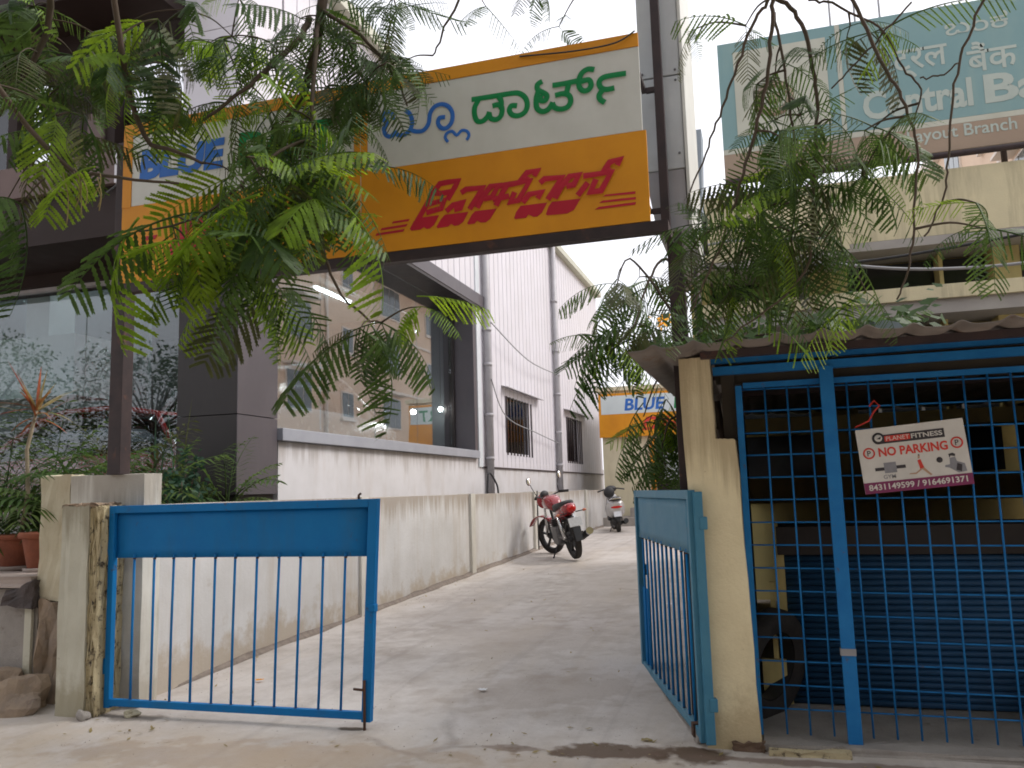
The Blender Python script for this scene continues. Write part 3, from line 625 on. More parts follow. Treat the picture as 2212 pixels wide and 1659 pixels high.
sp_('orange_panel', 'orange', SX0, -2.405, YG-.001, YG+.018, SZ0, 3.495); sp_('orange_panel', 'orange', -2.401, SX1+.02, YG-.001, YG+.018, SZ0, 3.495)
sp_('mullion', 'orange', -2.45, -2.405, YG-.003, YG+.018, 3.4965, SZ1-.087); sp_('mullion', 'orange', -2.401, -2.355, YG-.003, YG+.018, 3.4965, SZ1-.087)
sp_('joint_strip', 'sign_white', -2.4045, -2.4015, YG-.002, YG+.01, SZ0, SZ1-.088)
sp_('bottom_beam', 'dark_steel', SX0-.02, SX1+.12, YG+.0, YG+.07, SZ0-.07, SZ0-.003); sp_('support_arm', 'dark_steel', -.485, -.445, YG+.072, 5.079, SZ0-.065, SZ0-.01)
sp_('post', 'dark_steel', -4.455, -4.345, 4.87, 4.975, 1.598, 4.05, .004)
sp_('post', 'dark_steel', -.49, -.395, 5.08, 5.165, gz(5), 2.96, .004); sp_('post', 'dark_steel', -.52, -.465, 5.10, 5.155, 2.961, 5.6, .003)
for z in (3.1, 3.9): sp_('bracket', 'dark_steel', -4.36, -4.2, YG+.101, 4.965, z, z+.05); sp_('bracket', 'dark_steel', -.60, -.575, YG+.101, 5.13, z, z+.03); sp_('bracket', 'dark_steel', -.574, -.521, 5.11, 5.14, z, z+.03)
def cA(pts): return [(v.x, v.z) for v in (at((1480+.5335*x)*.54, (200+.5335*y)*.54, Y=YG) for x, y in pts)]
def cB(pts): return [(v.x, v.z) for v in (at((1480+.5335*x)*.54, (560+.5335*y)*.54, Y=YG) for x, y in pts)]
def smooth(pts, n=4):   # Catmull-Rom
    o = []
    for i in range(len(pts)-1):
        p0, p1, p2, p3 = (Vector(pts[max(0, i-1)]), Vector(pts[i]), Vector(pts[i+1]), Vector(pts[min(len(pts)-1, i+2)]))
        for k in range(n):
            t_ = k/n; q = .5*((2*p1)+(p2-p0)*t_+(2*p0-5*p1+4*p2-p3)*t_*t_+(3*p1-p0-3*p2+p3)*t_**3); o.append((q.x, q.y))
    o.append(tuple(pts[-1])); return o
def strokes(name, m, lists, conv, wd, sm=True, y=None):
    for i, s_ in enumerate(lists):
        wv = wd
        if isinstance(s_, tuple): s_, wv = s_
        MB().ribbon(conv(smooth(s_) if sm else s_), wv, (YG-.002 if y is None else y)-.0006*i).build(name, m, sg)
strokes('lettering', 'sign_blue', [
    [(175, 520), (165, 480), (130, 468), (100, 490), (105, 525), (135, 545)],
    [(130, 545), (108, 590), (118, 635), (155, 650), (190, 615)],
    [(190, 615), (215, 640), (262, 635), (305, 595), (318, 535), (300, 480), (270, 455)],
    [(300, 598), (345, 612), (400, 605), (440, 555), (452, 480), (485, 428), (540, 408), (592, 428), (620, 480), (612, 545), (575, 587), (535, 585), (512, 550), (522, 512), (560, 505)],
    ([(585, 690), (566, 658), (580, 625), (618, 612), (652, 640), (690, 605), (730, 612), (744, 642), (728, 674)], .02)], cA, .029)
strokes('lettering', 'sign_green', [
    [(768, 372), (900, 352), (1060, 326), (1118, 326), (1164, 358), (1180, 410), (1165, 462), (1120, 492), (1070, 488), (1046, 456), (1060, 420), (1098, 418)],
    [(812, 380), (786, 432), (786, 490), (806, 534), (846, 534), (882, 500), (895, 470)],
    [(895, 480), (908, 514), (950, 522), (985, 490), (990, 435), (960, 412), (925, 420)],
    [(985, 440), (985, 385), (965, 350)],
    [(1288, 240), (1257, 262), (1260, 300), (1300, 322), (1328, 345), (1315, 380), (1282, 380), (1278, 345)],
    [(1262, 315), (1247, 375), (1255, 440), (1295, 464), (1340, 446), (1370, 400)],
    [(1370, 405), (1388, 435), (1432, 446), (1482, 430), (1506, 388), (1495, 345), (1450, 330), (1395, 342)],
    [(1475, 325), (1490, 262)], [(1376, 268), (1450, 257), (1590, 228)],
    [(1678, 150), (1635, 148), (1592, 175), (1570, 225), (1572, 282), (1602, 310), (1642, 300), (1660, 262), (1640, 228), (1585, 240)],
    [(1915, 180), (1810, 196), (1748, 212), (1720, 246), (1732, 285), (1772, 300), (1828, 290)],
    [(1752, 300), (1722, 338), (1726, 372), (1758, 396)]], cA, .034)
def polyp(name, m, pts, conv, y):
    q = conv(pts); n = len(q); MB().add([(a, y, c) for a, c in q]+[(a, y+.0015, c) for a, c in q], [tuple(range(n)), tuple(range(2*n-1, n-1, -1))]).build(name, m, sg)
for pl in ([(300, 668), (330, 610), (385, 582), (520, 565), (480, 640), (450, 664), (428, 668), (405, 655), (380, 672), (312, 681)],
           [(500, 652), (530, 600), (562, 562), (740, 540), (700, 615), (665, 640), (635, 645), (610, 630), (588, 650), (508, 662)],
           [(730, 626), (765, 560), (790, 535), (950, 515), (905, 590), (870, 618), (830, 620), (805, 605), (785, 628), (738, 634)],
           [(1082, 588), (1095, 545), (1130, 495), (1330, 470), (1290, 545), (1255, 575), (1225, 577), (1190, 560), (1170, 585), (1092, 594)],
           [(1320, 558), (1340, 500), (1365, 465), (1580, 440), (1530, 525), (1480, 552), (1400, 560), (1330, 566)],
           [(1745, 425), (1770, 410), (1992, 386), (1990, 404)], [(1716, 474), (1745, 456), (1996, 428), (1992, 446)], [(1686, 523), (1716, 503), (1996, 466), (1990, 486)],
           [(175, 612), (300, 592), (290, 610), (165, 628)], [(90, 662), (285, 630), (272, 650), (80, 680)], [(50, 702), (262, 668), (250, 688), (42, 720)]):
    polyp('lettering', 'sign_red', pl, cB, YG-.0035)
strokes('lettering', 'sign_red', [
    [(355, 610), (430, 480), (470, 405), (525, 330), (580, 318), (660, 308), (640, 350), (585, 445)],
    [(480, 400), (540, 402), (612, 388)], [(440, 485), (560, 452), (535, 515), (430, 545)],
    [(690, 395), (722, 372), (845, 360), (825, 400), (752, 515)], [(580, 533), (625, 490), (700, 468), (680, 512), (640, 522)],
    [(808, 505), (850, 425), (905, 352), (965, 342), (915, 432), (862, 442)],
    [(975, 348), (1080, 330), (1200, 308), (1115, 455), (1055, 468), (1085, 400)], [(1190, 300), (1145, 290), (1180, 248), (1258, 232), (1235, 268)], [(930, 448), (1040, 425)], [(1030, 345), (1000, 390), (950, 490)],
    [(1152, 468), (1195, 412), (1290, 393), (1262, 436)], [(1282, 322), (1312, 296), (1440, 284), (1340, 445)],
    [(1392, 437), (1440, 350), (1500, 278), (1570, 265), (1530, 340), (1482, 350)],
    [(1565, 415), (1632, 330)], [(1608, 275), (1810, 245), (1735, 385), (1655, 395), (1695, 305)], [(1800, 235), (1765, 225), (1800, 172), (1880, 148), (1858, 188)]], cB, .036, False, YG-.0035)
def px_(x, y): v = at(x, y, Y=YG); return v.x, v.z
x0, z0 = px_(301, 392); x1, z1 = px_(335, 322); x1 = px_(485, 350)[0]; text('lettering', 'BLUE', x0, x1, z0, z1, YG-.002, 'sign_blue', sg, .08, .055)
x0 = px_(512, 394)[0]; x1 = px_(728, 270)[0]; text('lettering', 'DART', x0, x1, z0+.0, z1+.01, YG-.002, 'sign_green', sg, .08, .055)
x0, z0 = px_(357, 547); x1, z1 = px_(600, 461); text('lettering', 'DHL', x0, x1, 3.10, 3.34, YG-.0035, 'sign_red', sg, .45, .05)
for k in range(3):
    z = 3.12+k*.055; MB().hexa([(-3.03+k*.03, YG-.005, z), (-2.72, YG-.005, z), (-2.72, YG-.002, z), (-3.03+k*.03, YG-.002, z)], [(-3.0+k*.03, YG-.005, z+.03), (-2.70, YG-.005, z+.03), (-2.70, YG-.002, z+.03), (-3.0+k*.03, YG-.002, z+.03)]).build('lettering', 'sign_red', sg)
    MB().hexa([(-4.15+k*.02, YG-.005, z), (-4.0, YG-.005, z), (-4.0, YG-.002, z), (-4.15+k*.02, YG-.002, z)], [(-4.14+k*.02, YG-.005, z+.03), (-3.98, YG-.005, z+.03), (-3.98, YG-.002, z+.03), (-4.14+k*.02, YG-.002, z+.03)]).build('lettering', 'sign_red', sg)

# box sign standing edge-on behind the right post
bs = thing('box_sign', 'pale grey metal box sign seen edge-on behind the dark post', 'sign', (-.48, 5.6, 3))
def bq(n, m, *a, bevel=.004): return box(n, m, bs, *a, bevel)
bq('side_sheet', 'white_metal', -.62, -.36, 5.19, 6.2, 3.40, 4.02); bq('side_sheet', 'white_metal', -.62, -.36, 5.19, 6.2, 4.03, 5.4)
MB().hexa([(-.56, 5.19, 3.02), (-.36, 5.19, 3.00), (-.36, 6.2, 3.00), (-.56, 6.2, 3.02)], [(-.615, 5.195, 3.395), (-.365, 5.195, 3.395), (-.365, 6.2, 3.395), (-.615, 6.2, 3.395)]).build('lower_sheet', 'pipe', bs)
bq('edge_strip', 'sign_white', -.357, -.335, 5.18, 6.2, 3.02, 5.4)
for z in (3.99, 4.06, 3.5, 4.6):
    for x in (-.60, -.39): MB().lathe([(0, -.004), (.008, -.004), (.008, .002)], 8, axis='Y', c=(x, 5.188, z)).build('rivet', 'steel', bs)
bq('support_arm', 'dark_steel', -.51, -.47, 5.156, 5.189, 3.5, 3.16); bq('support_arm', 'dark_steel', -.51, -.47, 5.156, 5.189, 4.7, 4.76)

# ------------------------------------------------------------------ cream pillar on the right
t = thing('gate_pillar', 'cream plastered gate pillar with stepped top under the corrugated roof edge', 'pillar', (-.27, 4.82, 0))
def lean(o):
    for v in o.data.vertices: v.co.x -= .022*v.co.z
r = random.Random(30)
def rough_edge(pts, n=9, a=.004):
    o = []
    for (p, q) in zip(pts, pts[1:]+pts[:1]):
        for k in range(n): o.append((p[0]+(q[0]-p[0])*k/n+r.uniform(-a, a), p[1]+(q[1]-p[1])*k/n+r.uniform(-a, a)))
    return o
o = MB().prism(rough_edge([(-.385, -.05), (-.108, -.05), (-.108, 1.65), (-.215, 1.655), (-.215, 2.115), (-.385, 2.115)]), 4.76, 4.97).build('plaster_body', 'cream', t); lean(o)
o = jitter_mesh(box('broken_foot', 'mud', t, -.25, -.095, 4.735, 4.765, -.02, .055), .012, 32, 3)

# ------------------------------------------------------------------ grille cage
cg = thing('grille_enclosure', 'blue welded mesh grille enclosure in front of the shuttered kiosk', 'grille', (.6, 4.85, .06))
YC = 4.87
def cbar(n, a, b_, w_, h_=None): return MB().bar(a, b_, w_, h_ or w_, up=(0, 1, 0)).build(n, 'cage_blue', cg)
cbar('frame_rail', (-.25, YC, 2.045), (2.3, YC, 2.045), .045, .04)
cbar('frame_rail', (-.09, YC+.02, 1.955), (2.3, YC+.02, 1.955), .03, .03)
cbar('frame_rail', (-.3, YC+.03, 2.12), (2.3, YC+.03, 2.12), .06, .04)
cbar('frame_post', (-.115, YC+.01, .07), (-.115, YC+.01, 1.955), .035, .035)
cbar('frame_post', (2.28, YC+.01, .07), (2.28, YC+.01, 2.05), .05)
o = cbar('centre_post', (.358, YC-.03, .055), (.352, YC-.03, 2.03), .07, .045)
box('post_tape', 'cable_grey', cg, .317, .394, YC-.057, YC-.003, .50, .535)
r = random.Random(3); xv = []
x = -.115
for k in range(3): xv.append(.025+k*.118)
for k in range(17): xv.append(.452+k*.115)
for x in xv:
    a = r.uniform(-.006, .006); MB().tube([(x, YC+.012, .075), (x+a, YC+.012, 1.0), (x+r.uniform(-.005, .005), YC+.012, 1.95)], .0052, 6).build('mesh_bar', 'cage_blue', cg)
for k in range(15):
    z = .20+k*.1235; MB().tube([(-.1, YC+.022, z+.004), (1.1, YC+.022, z-.012+r.uniform(-.006, .006)), (2.28, YC+.022, z-.02)], .0045, 6).build('mesh_bar', 'cage_blue', cg)
MB().tube([(.56, YC-.005, 1.80), (.585, YC-.01, 1.83), (.61, YC-.01, 1.80), (.58, YC-.01, 1.77), (.55, YC-.012, 1.72), (.48, YC-.01, 1.69)], .005, 5).build('red_ribbon', 'np_red', cg)
pl = thing('plinth_step', 'rough concrete plinth step under the blue grille', 'step', (.9, 4.9, 0))
jitter_mesh(box('step_top', 'concrete', pl, -.10, 2.6, 4.76, 5.9, -.05, .055), .006, 41, 6)
jitter_mesh(MB().hexa([(-.07, 4.68, -.05), (.33, 4.70, -.05), (.33, 4.755, -.05), (-.07, 4.755, -.05)], [(-.07, 4.70, .035), (.32, 4.71, .045), (.32, 4.755, .045), (-.07, 4.755, .035)]).build('broken_edge', 'pillar_old', pl), .008, 42, 4)
jitter_mesh(MB().hexa([(.36, 4.66, -.05), (2.6, 4.70, -.05), (2.6, 4.755, -.05), (.36, 4.755, -.05)], [(.37, 4.68, .01), (2.6, 4.71, .03), (2.6, 4.755, .03), (.37, 4.755, .01)]).build('front_edge', 'concrete', pl), .006, 43, 5)

# corrugated roof sheet
rf = thing('roof_sheet', 'weathered corrugated roof sheet over the blue grille', 'roof', (.9, 5.4, 2.14))
b = MB(); N = 300; vs = []; fs = []; nr = 9; r = random.Random(11)
for j in range(nr):
    y = 4.38+(9.55-4.38)*j/(nr-1)  # sheet carried back to the bank wall to keep the enclosure dark
    for i in range(N+1):
        x = -.66+(2.7+.66)*i/N; ph = (x/.21) % 1.0
        hgt = .024*math.exp(-((ph-.5)/.16)**2)
        z = 2.135+hgt+.018*(j/(nr-1))-(.02 if i < 22 else 0)*(1-i/22.0 if i < 22 else 0)+(.006*math.sin(x*5+j))
        vs.append((x, y+.012*math.sin(x*9)*(1 if j == 0 else 0), z))
for j in range(nr-1):
    for i in range(N): fs.append((j*(N+1)+i, j*(N+1)+i+1, (j+1)*(N+1)+i+1, (j+1)*(N+1)+i))
b.add(vs, fs, True); o = b.build('corrugated_sheet', 'sheet_roof', rf, recalc=False); md = o.modifiers.new('thick', 'SOLIDIFY'); md.thickness = .006
for y in (4.62, 5.6, 6.8): box('purlin', 'dark_steel', rf, -.3, 2.6, y, y+.05, 2.088, 2.128)
box('back_board', 'kiosk_dark', rf, -.24, 2.4, 4.93, 4.98, 1.98, 2.09)
box('timber_piece', 'kiosk_dark', rf, -.21, -.135, 4.90, 5.0, 1.66, 2.05)
box('side_screen', 'kiosk_dark', rf, 2.45, 2.5, 4.9, 9.5, 0, 2.12); box('side_screen', 'kiosk_dark', rf, -.20, -.17, 4.99, 9.5, 0, 2.12)  # screens added to block light from the sides of the enclosure

# kiosk with shutter
kk = thing('kiosk', 'low kiosk with a dark blue rolling shutter behind the grille', 'kiosk', (1.1, 5.9, 0))
box('body', 'kiosk_dark', kk, .06, 2.4, 5.66, 6.4, 0, 1.12); box('drum_cover', 'room_dark', kk, .04, 2.42, 5.56, 5.658, .96, 1.13)
for i in range(24):
    z = .062+i*.0372; MB().tube([(.08, 5.625, z+.018), (2.4, 5.625, z+.018)], .0195, 8).build('shutter_slat', 'shutter', kk)
box('guide_rail', 'bank_yellow', kk, .03, .078, 5.59, 5.655, .06, .96); box('side_board', 'bank_yellow', kk, -.09, .05, 5.50, 5.55, .06, .34)
box('side_board', 'bank_yellow', kk, -.02, .01, 5.50, 5.55, .345, .80)
ty = thing('old_tyre', 'old black tyre leaning behind the blue grille', 'tyre', (-.05, 5.36, .34), rot=(R_(10), 0, R_(58)))
prof = [(.20, -.05), (.24, -.07), (.30, -.07), (.325, -.045), (.33, 0), (.325, .045), (.30, .07), (.24, .07), (.20, .05), (.205, 0), (.20, -.05)]
MB().lathe(prof, 36, axis='Y').build('tread', 'rubber', ty, local=True); MB().lathe([(.196, -.045), (.19, 0), (.196, .045)], 30, axis='Y').build('bead', 'black_plastic', ty, local=True)

bx_ = thing('cardboard_carton', 'dusty cardboard carton on the plinth in front of the shutter', 'carton', (1.55, 5.36, .06), rot=(0, 0, .25))
MB().box(-.17, .17, -.12, .12, 0, .22).build('carton_body', 'room_cardboard', bx_, local=True, bevel=.004)
for s_, a in ((-1, .5), (1, .35)): MB().hexa([(-.17, s_*.12, .221), (.17, s_*.12, .221), (.17, s_*.118, .223), (-.17, s_*.118, .223)], [(-.165, s_*.18, .30), (.165, s_*.18, .30), (.165, s_*.177, .302), (-.165, s_*.177, .302)]).build('flap', 'room_cardboard', bx_, local=True)

# no-parking sign
ns = thing('parking_sign', 'small tilted white no-parking sign with purple foot strip tied to the grille', 'sign', (.75, 4.83, 1.52), rot=(0, R_(-4.5), 0))
def nb(n, m, x0, x1, z0, z1, d0=.004, d1=0.): return MB().box(x0, x1, -d0, -d1, z0, z1).build(n, m, ns, local=True)
nb('board', 'np_white', -.262, .262, -.17, .172, .004, -.004); nb('foot_strip', 'np_purple', -.262, .262, -.17, -.112, .006, .0045)
nb('logo_bar', 'np_black', -.15, .165, .085, .132, .006, .0045); nb('logo_bar', 'np_red', -.125, .0, .095, .124, .008, .0065)
MB().lathe([(0, -.0075), (.031, -.0075), (.031, -.0045)], 22, axis='Y', c=(-.155, 0, .115)).build('logo_disc', 'np_black', ns, local=True)
MB().lathe([(0, -.0095), (.019, -.0095), (.019, -.0080)], 22, axis='Y', c=(-.155, 0, .117)).build('logo_disc', 'np_white', ns, local=True)
MB().add([(-.165, -.0102, .113), (-.147, -.0102, .109), (-.14, -.0102, .125), (-.165, -.0102, .113)][:3], [(0, 1, 2)]).build('logo_mark', 'np_black', ns, local=True)
def ntext(body, x0, x1, z0, z1, m, bold=.01, dy=.0065):
    o = text('lettering', body, x0, x1, z0, z1, -dy, m, link_tmp, 0, bold, .001); o.parent = ns; return o
link_tmp = bpy.data.objects.new('tmp', None)
ntext('PLANET', -.118, -.005, .099, .120, 'np_white', .0, .0085); ntext('FITNESS', .005, .155, .097, .122, 'np_white', .02)
ntext('NO PARKING', -.165, .17, .018, .066, 'np_red', .03, .0045); ntext('8431149599 / 9164691371', -.24, .235, -.155, -.123, 'np_white', .02)
for x in (-.212, .215):
    MB().lathe([(.022, -.0045), (.022, -.0065), (.030, -.0065), (.030, -.0045)], 22, axis='Y', c=(x, 0, .042 if x < 0 else .05)).build('ring', 'np_red', ns, local=True)
    ntext('P', x-.009, x+.009, (.028 if x < 0 else .036), (.056 if x < 0 else .064), 'np_black', .01, .0045)
nb('badge', 'np_grey', -.15, -.09, -.07, -.015, .0055, .0045); nb('badge', 'np_black', -.195, -.15, -.055, -.038, .0055, .0045); nb('badge', 'np_black', -.09, -.045, -.052, -.035, .0055, .0045)
ntext('GYM', -.16, -.10, -.10, -.078, 'np_grey', .01, .0045)
# printed runner and strong man
def npoly(n, m, pts, dy=.005): MB().add([(x, -dy, z) for x, z in pts], [tuple(range(len(pts)))]).build(n, m, ns, local=True)
npoly('runner_print', 'np_red', [(.015, -.02), (.03, -.015), (.042, -.06), (.022, -.066)]); npoly('runner_print', 'np_skin', [(.022, -.066), (.035, -.066), (.0, -.09), (-.035, -.088), (-.03, -.083), (.0, -.082)])
npoly('runner_print', 'np_skin', [(.028, -.064), (.042, -.06), (.058, -.08), (.075, -.10), (.066, -.104), (.05, -.088)], .0056); npoly('runner_print', 'np_skin', [(.018, -.012), (.028, -.01), (.030, .004), (.020, .003)]); npoly('runner_print', 'np_black', [(.021, .0035), (.031, .0045), (.028, .011), (.022, .010)])
npoly('man_print', 'np_black', [(.165, -.005), (.185, .0), (.198, -.008), (.195, -.02), (.175, -.014), (.168, -.025)]); npoly('man_print', 'np_grey', [(.168, -.025), (.195, -.022), (.20, -.045), (.235, -.06), (.24, -.10), (.20, -.105), (.16, -.075), (.14, -.07), (.142, -.06), (.165, -.058)], .0047)
MB().lathe([(0, -.0062), (.015, -.0062), (.015, -.0045)], 14, axis='Y', c=(.12, 0, -.03)).build('weight_print', 'np_black', ns, local=True)
npoly('man_print', 'np_black', [(.20, -.055), (.222, -.065), (.215, -.10), (.19, -.09)], .0054)

# ------------------------------------------------------------------ bank building
YB = 9.0
bk = thing('bank_building', 'cream bank building with projecting ledges and dark window strips', 'building', (2, 11, 0))
def zb_(px, py): return at(px, py, Y=YB).z
def bp(n, m, x0, x1, y0, y1, z0, z1, bevel=0): return box(n, m, bk, x0, x1, y0, y1, z0, z1, bevel)
bp('core_wall', 'bank_yellow', -.70, 7, YB+.72, 14, 0, 4.25)
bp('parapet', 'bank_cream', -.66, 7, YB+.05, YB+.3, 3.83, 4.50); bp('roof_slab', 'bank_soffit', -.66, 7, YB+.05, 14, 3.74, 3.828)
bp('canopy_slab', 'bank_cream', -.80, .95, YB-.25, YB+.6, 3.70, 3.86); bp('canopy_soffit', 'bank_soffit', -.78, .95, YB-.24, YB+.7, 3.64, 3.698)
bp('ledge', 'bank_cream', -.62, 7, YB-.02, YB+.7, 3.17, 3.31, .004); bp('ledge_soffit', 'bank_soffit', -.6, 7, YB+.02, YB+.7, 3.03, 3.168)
bp('ledge', 'bank_yellow', -.2, 7, YB+.1, YB+.7, 1.93, 2.08, .004); bp('ledge', 'bank_yellow', -.2, 7, YB+.1, YB+.7, 1.20, 1.46, .004)
xs_ = [-.45, .55, 1.0, 2.05, 2.5, 3.5, 3.9, 5]
for (a, b_) in ((-.45, .50), (.98, 1.86), (1.90, 2.35), (2.62, 3.4), (3.8, 5)):
    bp('window_pane', 'window_dark', a, b_, YB+.66, YB+.70, 3.33, 3.72); bp('window_pane', 'window_dark', a, b_, YB+.66, YB+.70, 2.12, 3.0); bp('window_pane', 'window_dark', a, b_, YB+.66, YB+.70, 1.48, 1.92)
for (a, b_) in ((-.66, -.46), (.51, .97), (1.862, 1.898), (2.36, 2.61), (3.41, 3.79)):
    bp('pier', 'bank_yellow', a, b_, YB+.40, YB+.71, 3.312, 3.738); bp('pier', 'bank_yellow', a, b_, YB+.40, YB+.71, 2.082, 3.028)
for x in (1.2, 1.62, 2.0, 2.9): bp('window_mullion', 'bank_soffit', x, x+.03, YB+.63, YB+.66, 2.12, 3.0)
for x in (1.45, 2.85): MB().tube([(x, YB+.3, 2.3), (x, YB+.3, 3.03)], .025, 8).build('stay_rod', 'rust', bk)
MB().tube([(-.62, YB-.27, 3.875), (-.2, YB-.3, 3.90), (.3, YB-.28, 3.86), (.8, YB-.3, 3.82)], .014, 6).build('roof_conduit', 'cable_grey', bk)

bb = thing('billboard', 'faded teal bank billboard with pale letters on the roof of the cream building', 'sign', (2, YB+.2, 4.5))
X0 = -.21; Z0, Z1 = 4.67, 6.21
def bl(n, m, x0, x1, z0, z1, y0=YB, y1=YB+.04): return box(n, m, bb, x0, x1, y0, y1, z0, z1)
bl('backing', 'grey_metal', X0, 5.2, Z0, Z1, YB+.042, YB+.12)
bl('teal_panel', 'bank_teal', 1.05, 5.2, Z0+.33, Z1); bl('tan_band', 'bank_tan', X0, 5.2, Z0, Z0+.27)
bl('band_line', 'bank_pale', X0, 5.2, Z0+.272, Z0+.328); bl('teal_panel', 'bank_teal', X0, 1.0, Z0+.33, Z1); bl('divider', 'bank_pale', 1.002, 1.048, Z0+.33, Z1)
bl('emblem_panel', 'bank_pale', X0+.16, .9, Z0+.46, Z1-.12, YB-.006, YB-.001)
MB().lathe([(.12, -.004), (.12, -.010), (.20, -.010), (.20, -.004)], 30, axis='Y', c=(.35, YB-.004, 5.5)).build('emblem_ring', 'bank_tan', bb)
MB().lathe([(0, -.010), (.08, -.010), (.08, -.004)], 5, axis='Y', c=(.35, YB-.004, 5.5)).build('emblem_mark', 'bank_tan', bb)
def bpx(px, py): v = at(px, py, Y=YB); return v.x, v.z
xa, za = bpx(2128, 215); xb_, zb2 = bpx(2212, 170)
xs0, _z = bpx(1866, 255); xs1, _z2 = bpx(2098, 172); zlo = bpx(2000, 243)[1]; zhi = bpx(2000, 180)[1]
text('lettering', 'Central', xs0, xs1, zlo, zhi, YB-.002, 'bank_letter', bb, 0, .03)
xs2 = bpx(2128, 215)[0]; text('lettering', 'Bank of India', xs2, xs2+3.0, zlo, zhi, YB-.002, 'bank_letter', bb, 0, .03)
x0 = bpx(1958, 150)[0]; x1 = bpx(2045, 150)[0]; text('lettering', 'ट्रल', bpx(1930, 150)[0], bpx(2050, 150)[0], bpx(1990, 165)[1], bpx(1990, 102)[1], YB-.002, 'bank_letter', bb, 0, .012)
text('lettering', 'बैंक', bpx(2090, 140)[0], bpx(2200, 140)[0], bpx(2140, 150)[1], bpx(2140, 85)[1], YB-.002, 'bank_letter', bb, 0, .012)
text('lettering', 'ಬಂಕ', bpx(2040, 62)[0], bpx(2180, 62)[0], bpx(2120, 66)[1], bpx(2120, 30)[1], YB-.002, 'bank_letter', bb, 0, .008)
text('lettering', 'Layout Branch', bpx(1960, 300)[0], bpx(2198, 280)[0], bpx(2120, 297)[1], bpx(2120, 262)[1], YB-.002, 'bank_letter', bb, 0, .012)
for x in (-.1, 1.2, 2.5, 3.8, 5.0):
    MB().tube([(x, YB+.16, 4.25), (x, YB+.16, Z1+.02)], .03, 8).build('post', 'dark_steel', bb)
MB().tube([(X0, YB+.0, Z0-.04), (5.2, YB+.0, Z0-.04)], .035, 8).build('bottom_rail', 'dark_steel', bb)
for x in (1.0, 1.25, 1.5): MB().tube([(x, YB+.3, 5), (x, YB+.3, 7.3)], .012, 6).build('rod', 'cable_grey', bb)

dk = thing('metal_duct', 'blue-grey sheet metal duct standing beside the box sign on the roof', 'duct', (-.48, 7.1, 3.3))
MB().hexa([(-.56, 7.0, 3.38), (-.38, 7.0, 3.36), (-.38, 7.25, 3.36), (-.56, 7.25, 3.38)], [(-.48, 7.0, 4.42), (-.335, 7.0, 4.42), (-.335, 7.25, 4.42), (-.48, 7.25, 4.42)]).build('duct_body', 'grey_metal', dk, bevel=.006)
box('duct_collar', 'dark_steel', dk, -.375, -.345, 7.05, 7.2, 3.36, 3.62); MB().tube([(-.45, 7.12, .2), (-.45, 7.12, 3.38)], .03, 8).build('stand', 'dark_steel', dk)

# ------------------------------------------------------------------ far building at the end of the drive
YF = 24.0
fb = thing('far_building', 'cream building with dark doorway closing the end of the drive', 'building', (-1, 26, .4))
def fp(n, m, x0, x1, y0, y1, z0, z1): return box(n, m, fb, x0, x1, y0, y1, z0, z1)
fp('wall', 'far_wall', -4.45, -3.02, YF, 28, .3, 4.2); fp('wall', 'far_wall', -1.3, -.7, YF, 28, .3, 4.2); fp('lintel', 'far_wall', -3.018, -1.302, YF, 28, 2.75, 4.2)
fp('door_recess', 'room_dark', -3.018, -1.302, YF+.7, YF+.8, .3, 2.75); fp('step', 'concrete', -4.3, -.7, YF-1.4, YF-.002, .3, .62); fp('step', 'concrete', -3.6, -.7, YF-.9, YF-.004, .622, .86)
fp('notice', 'room_white', -2.8, -2.3, YF+.6, YF+.68, 1.6, 2.4); fp('roof_slab', 'far_wall', -4.6, -.6, YF-.1, 28.1, 4.2, 4.32)
MB().tube([(-3.02, YF-.12, .86), (-3.02, YF-.12, 2.8)], .07, 10).build('porch_post', 'far_orange', fb)
fs_ = thing('shop_board', 'orange and white shop board over the far doorway', 'sign', (-2.4, YF-.1, 2.9))
def fq(n, m, x0, x1, z0, z1, d0=.14, d1=.01): return box(n, m, fs_, x0, x1, YF-d0, YF-d1, z0, z1)
fq('board', 'orange', -4.5, -.75, 2.86, 4.12); fq('white_field', 'room_white', -4.43, -.8, 3.52, 4.05, .146, .141)
text('lettering', 'BLUE', -3.75, -2.6, 3.6, 3.95, YF-.147, 'sign_blue', fs_, .12, .03); text('lettering', 'DART', -2.35, -1.1, 3.6, 3.95, YF-.147, 'sign_green', fs_, .12, .03)
text('lettering', 'DHL', -3.35, -1.9, 3.02, 3.4, YF-.141, 'np_red', fs_, .4, .04)

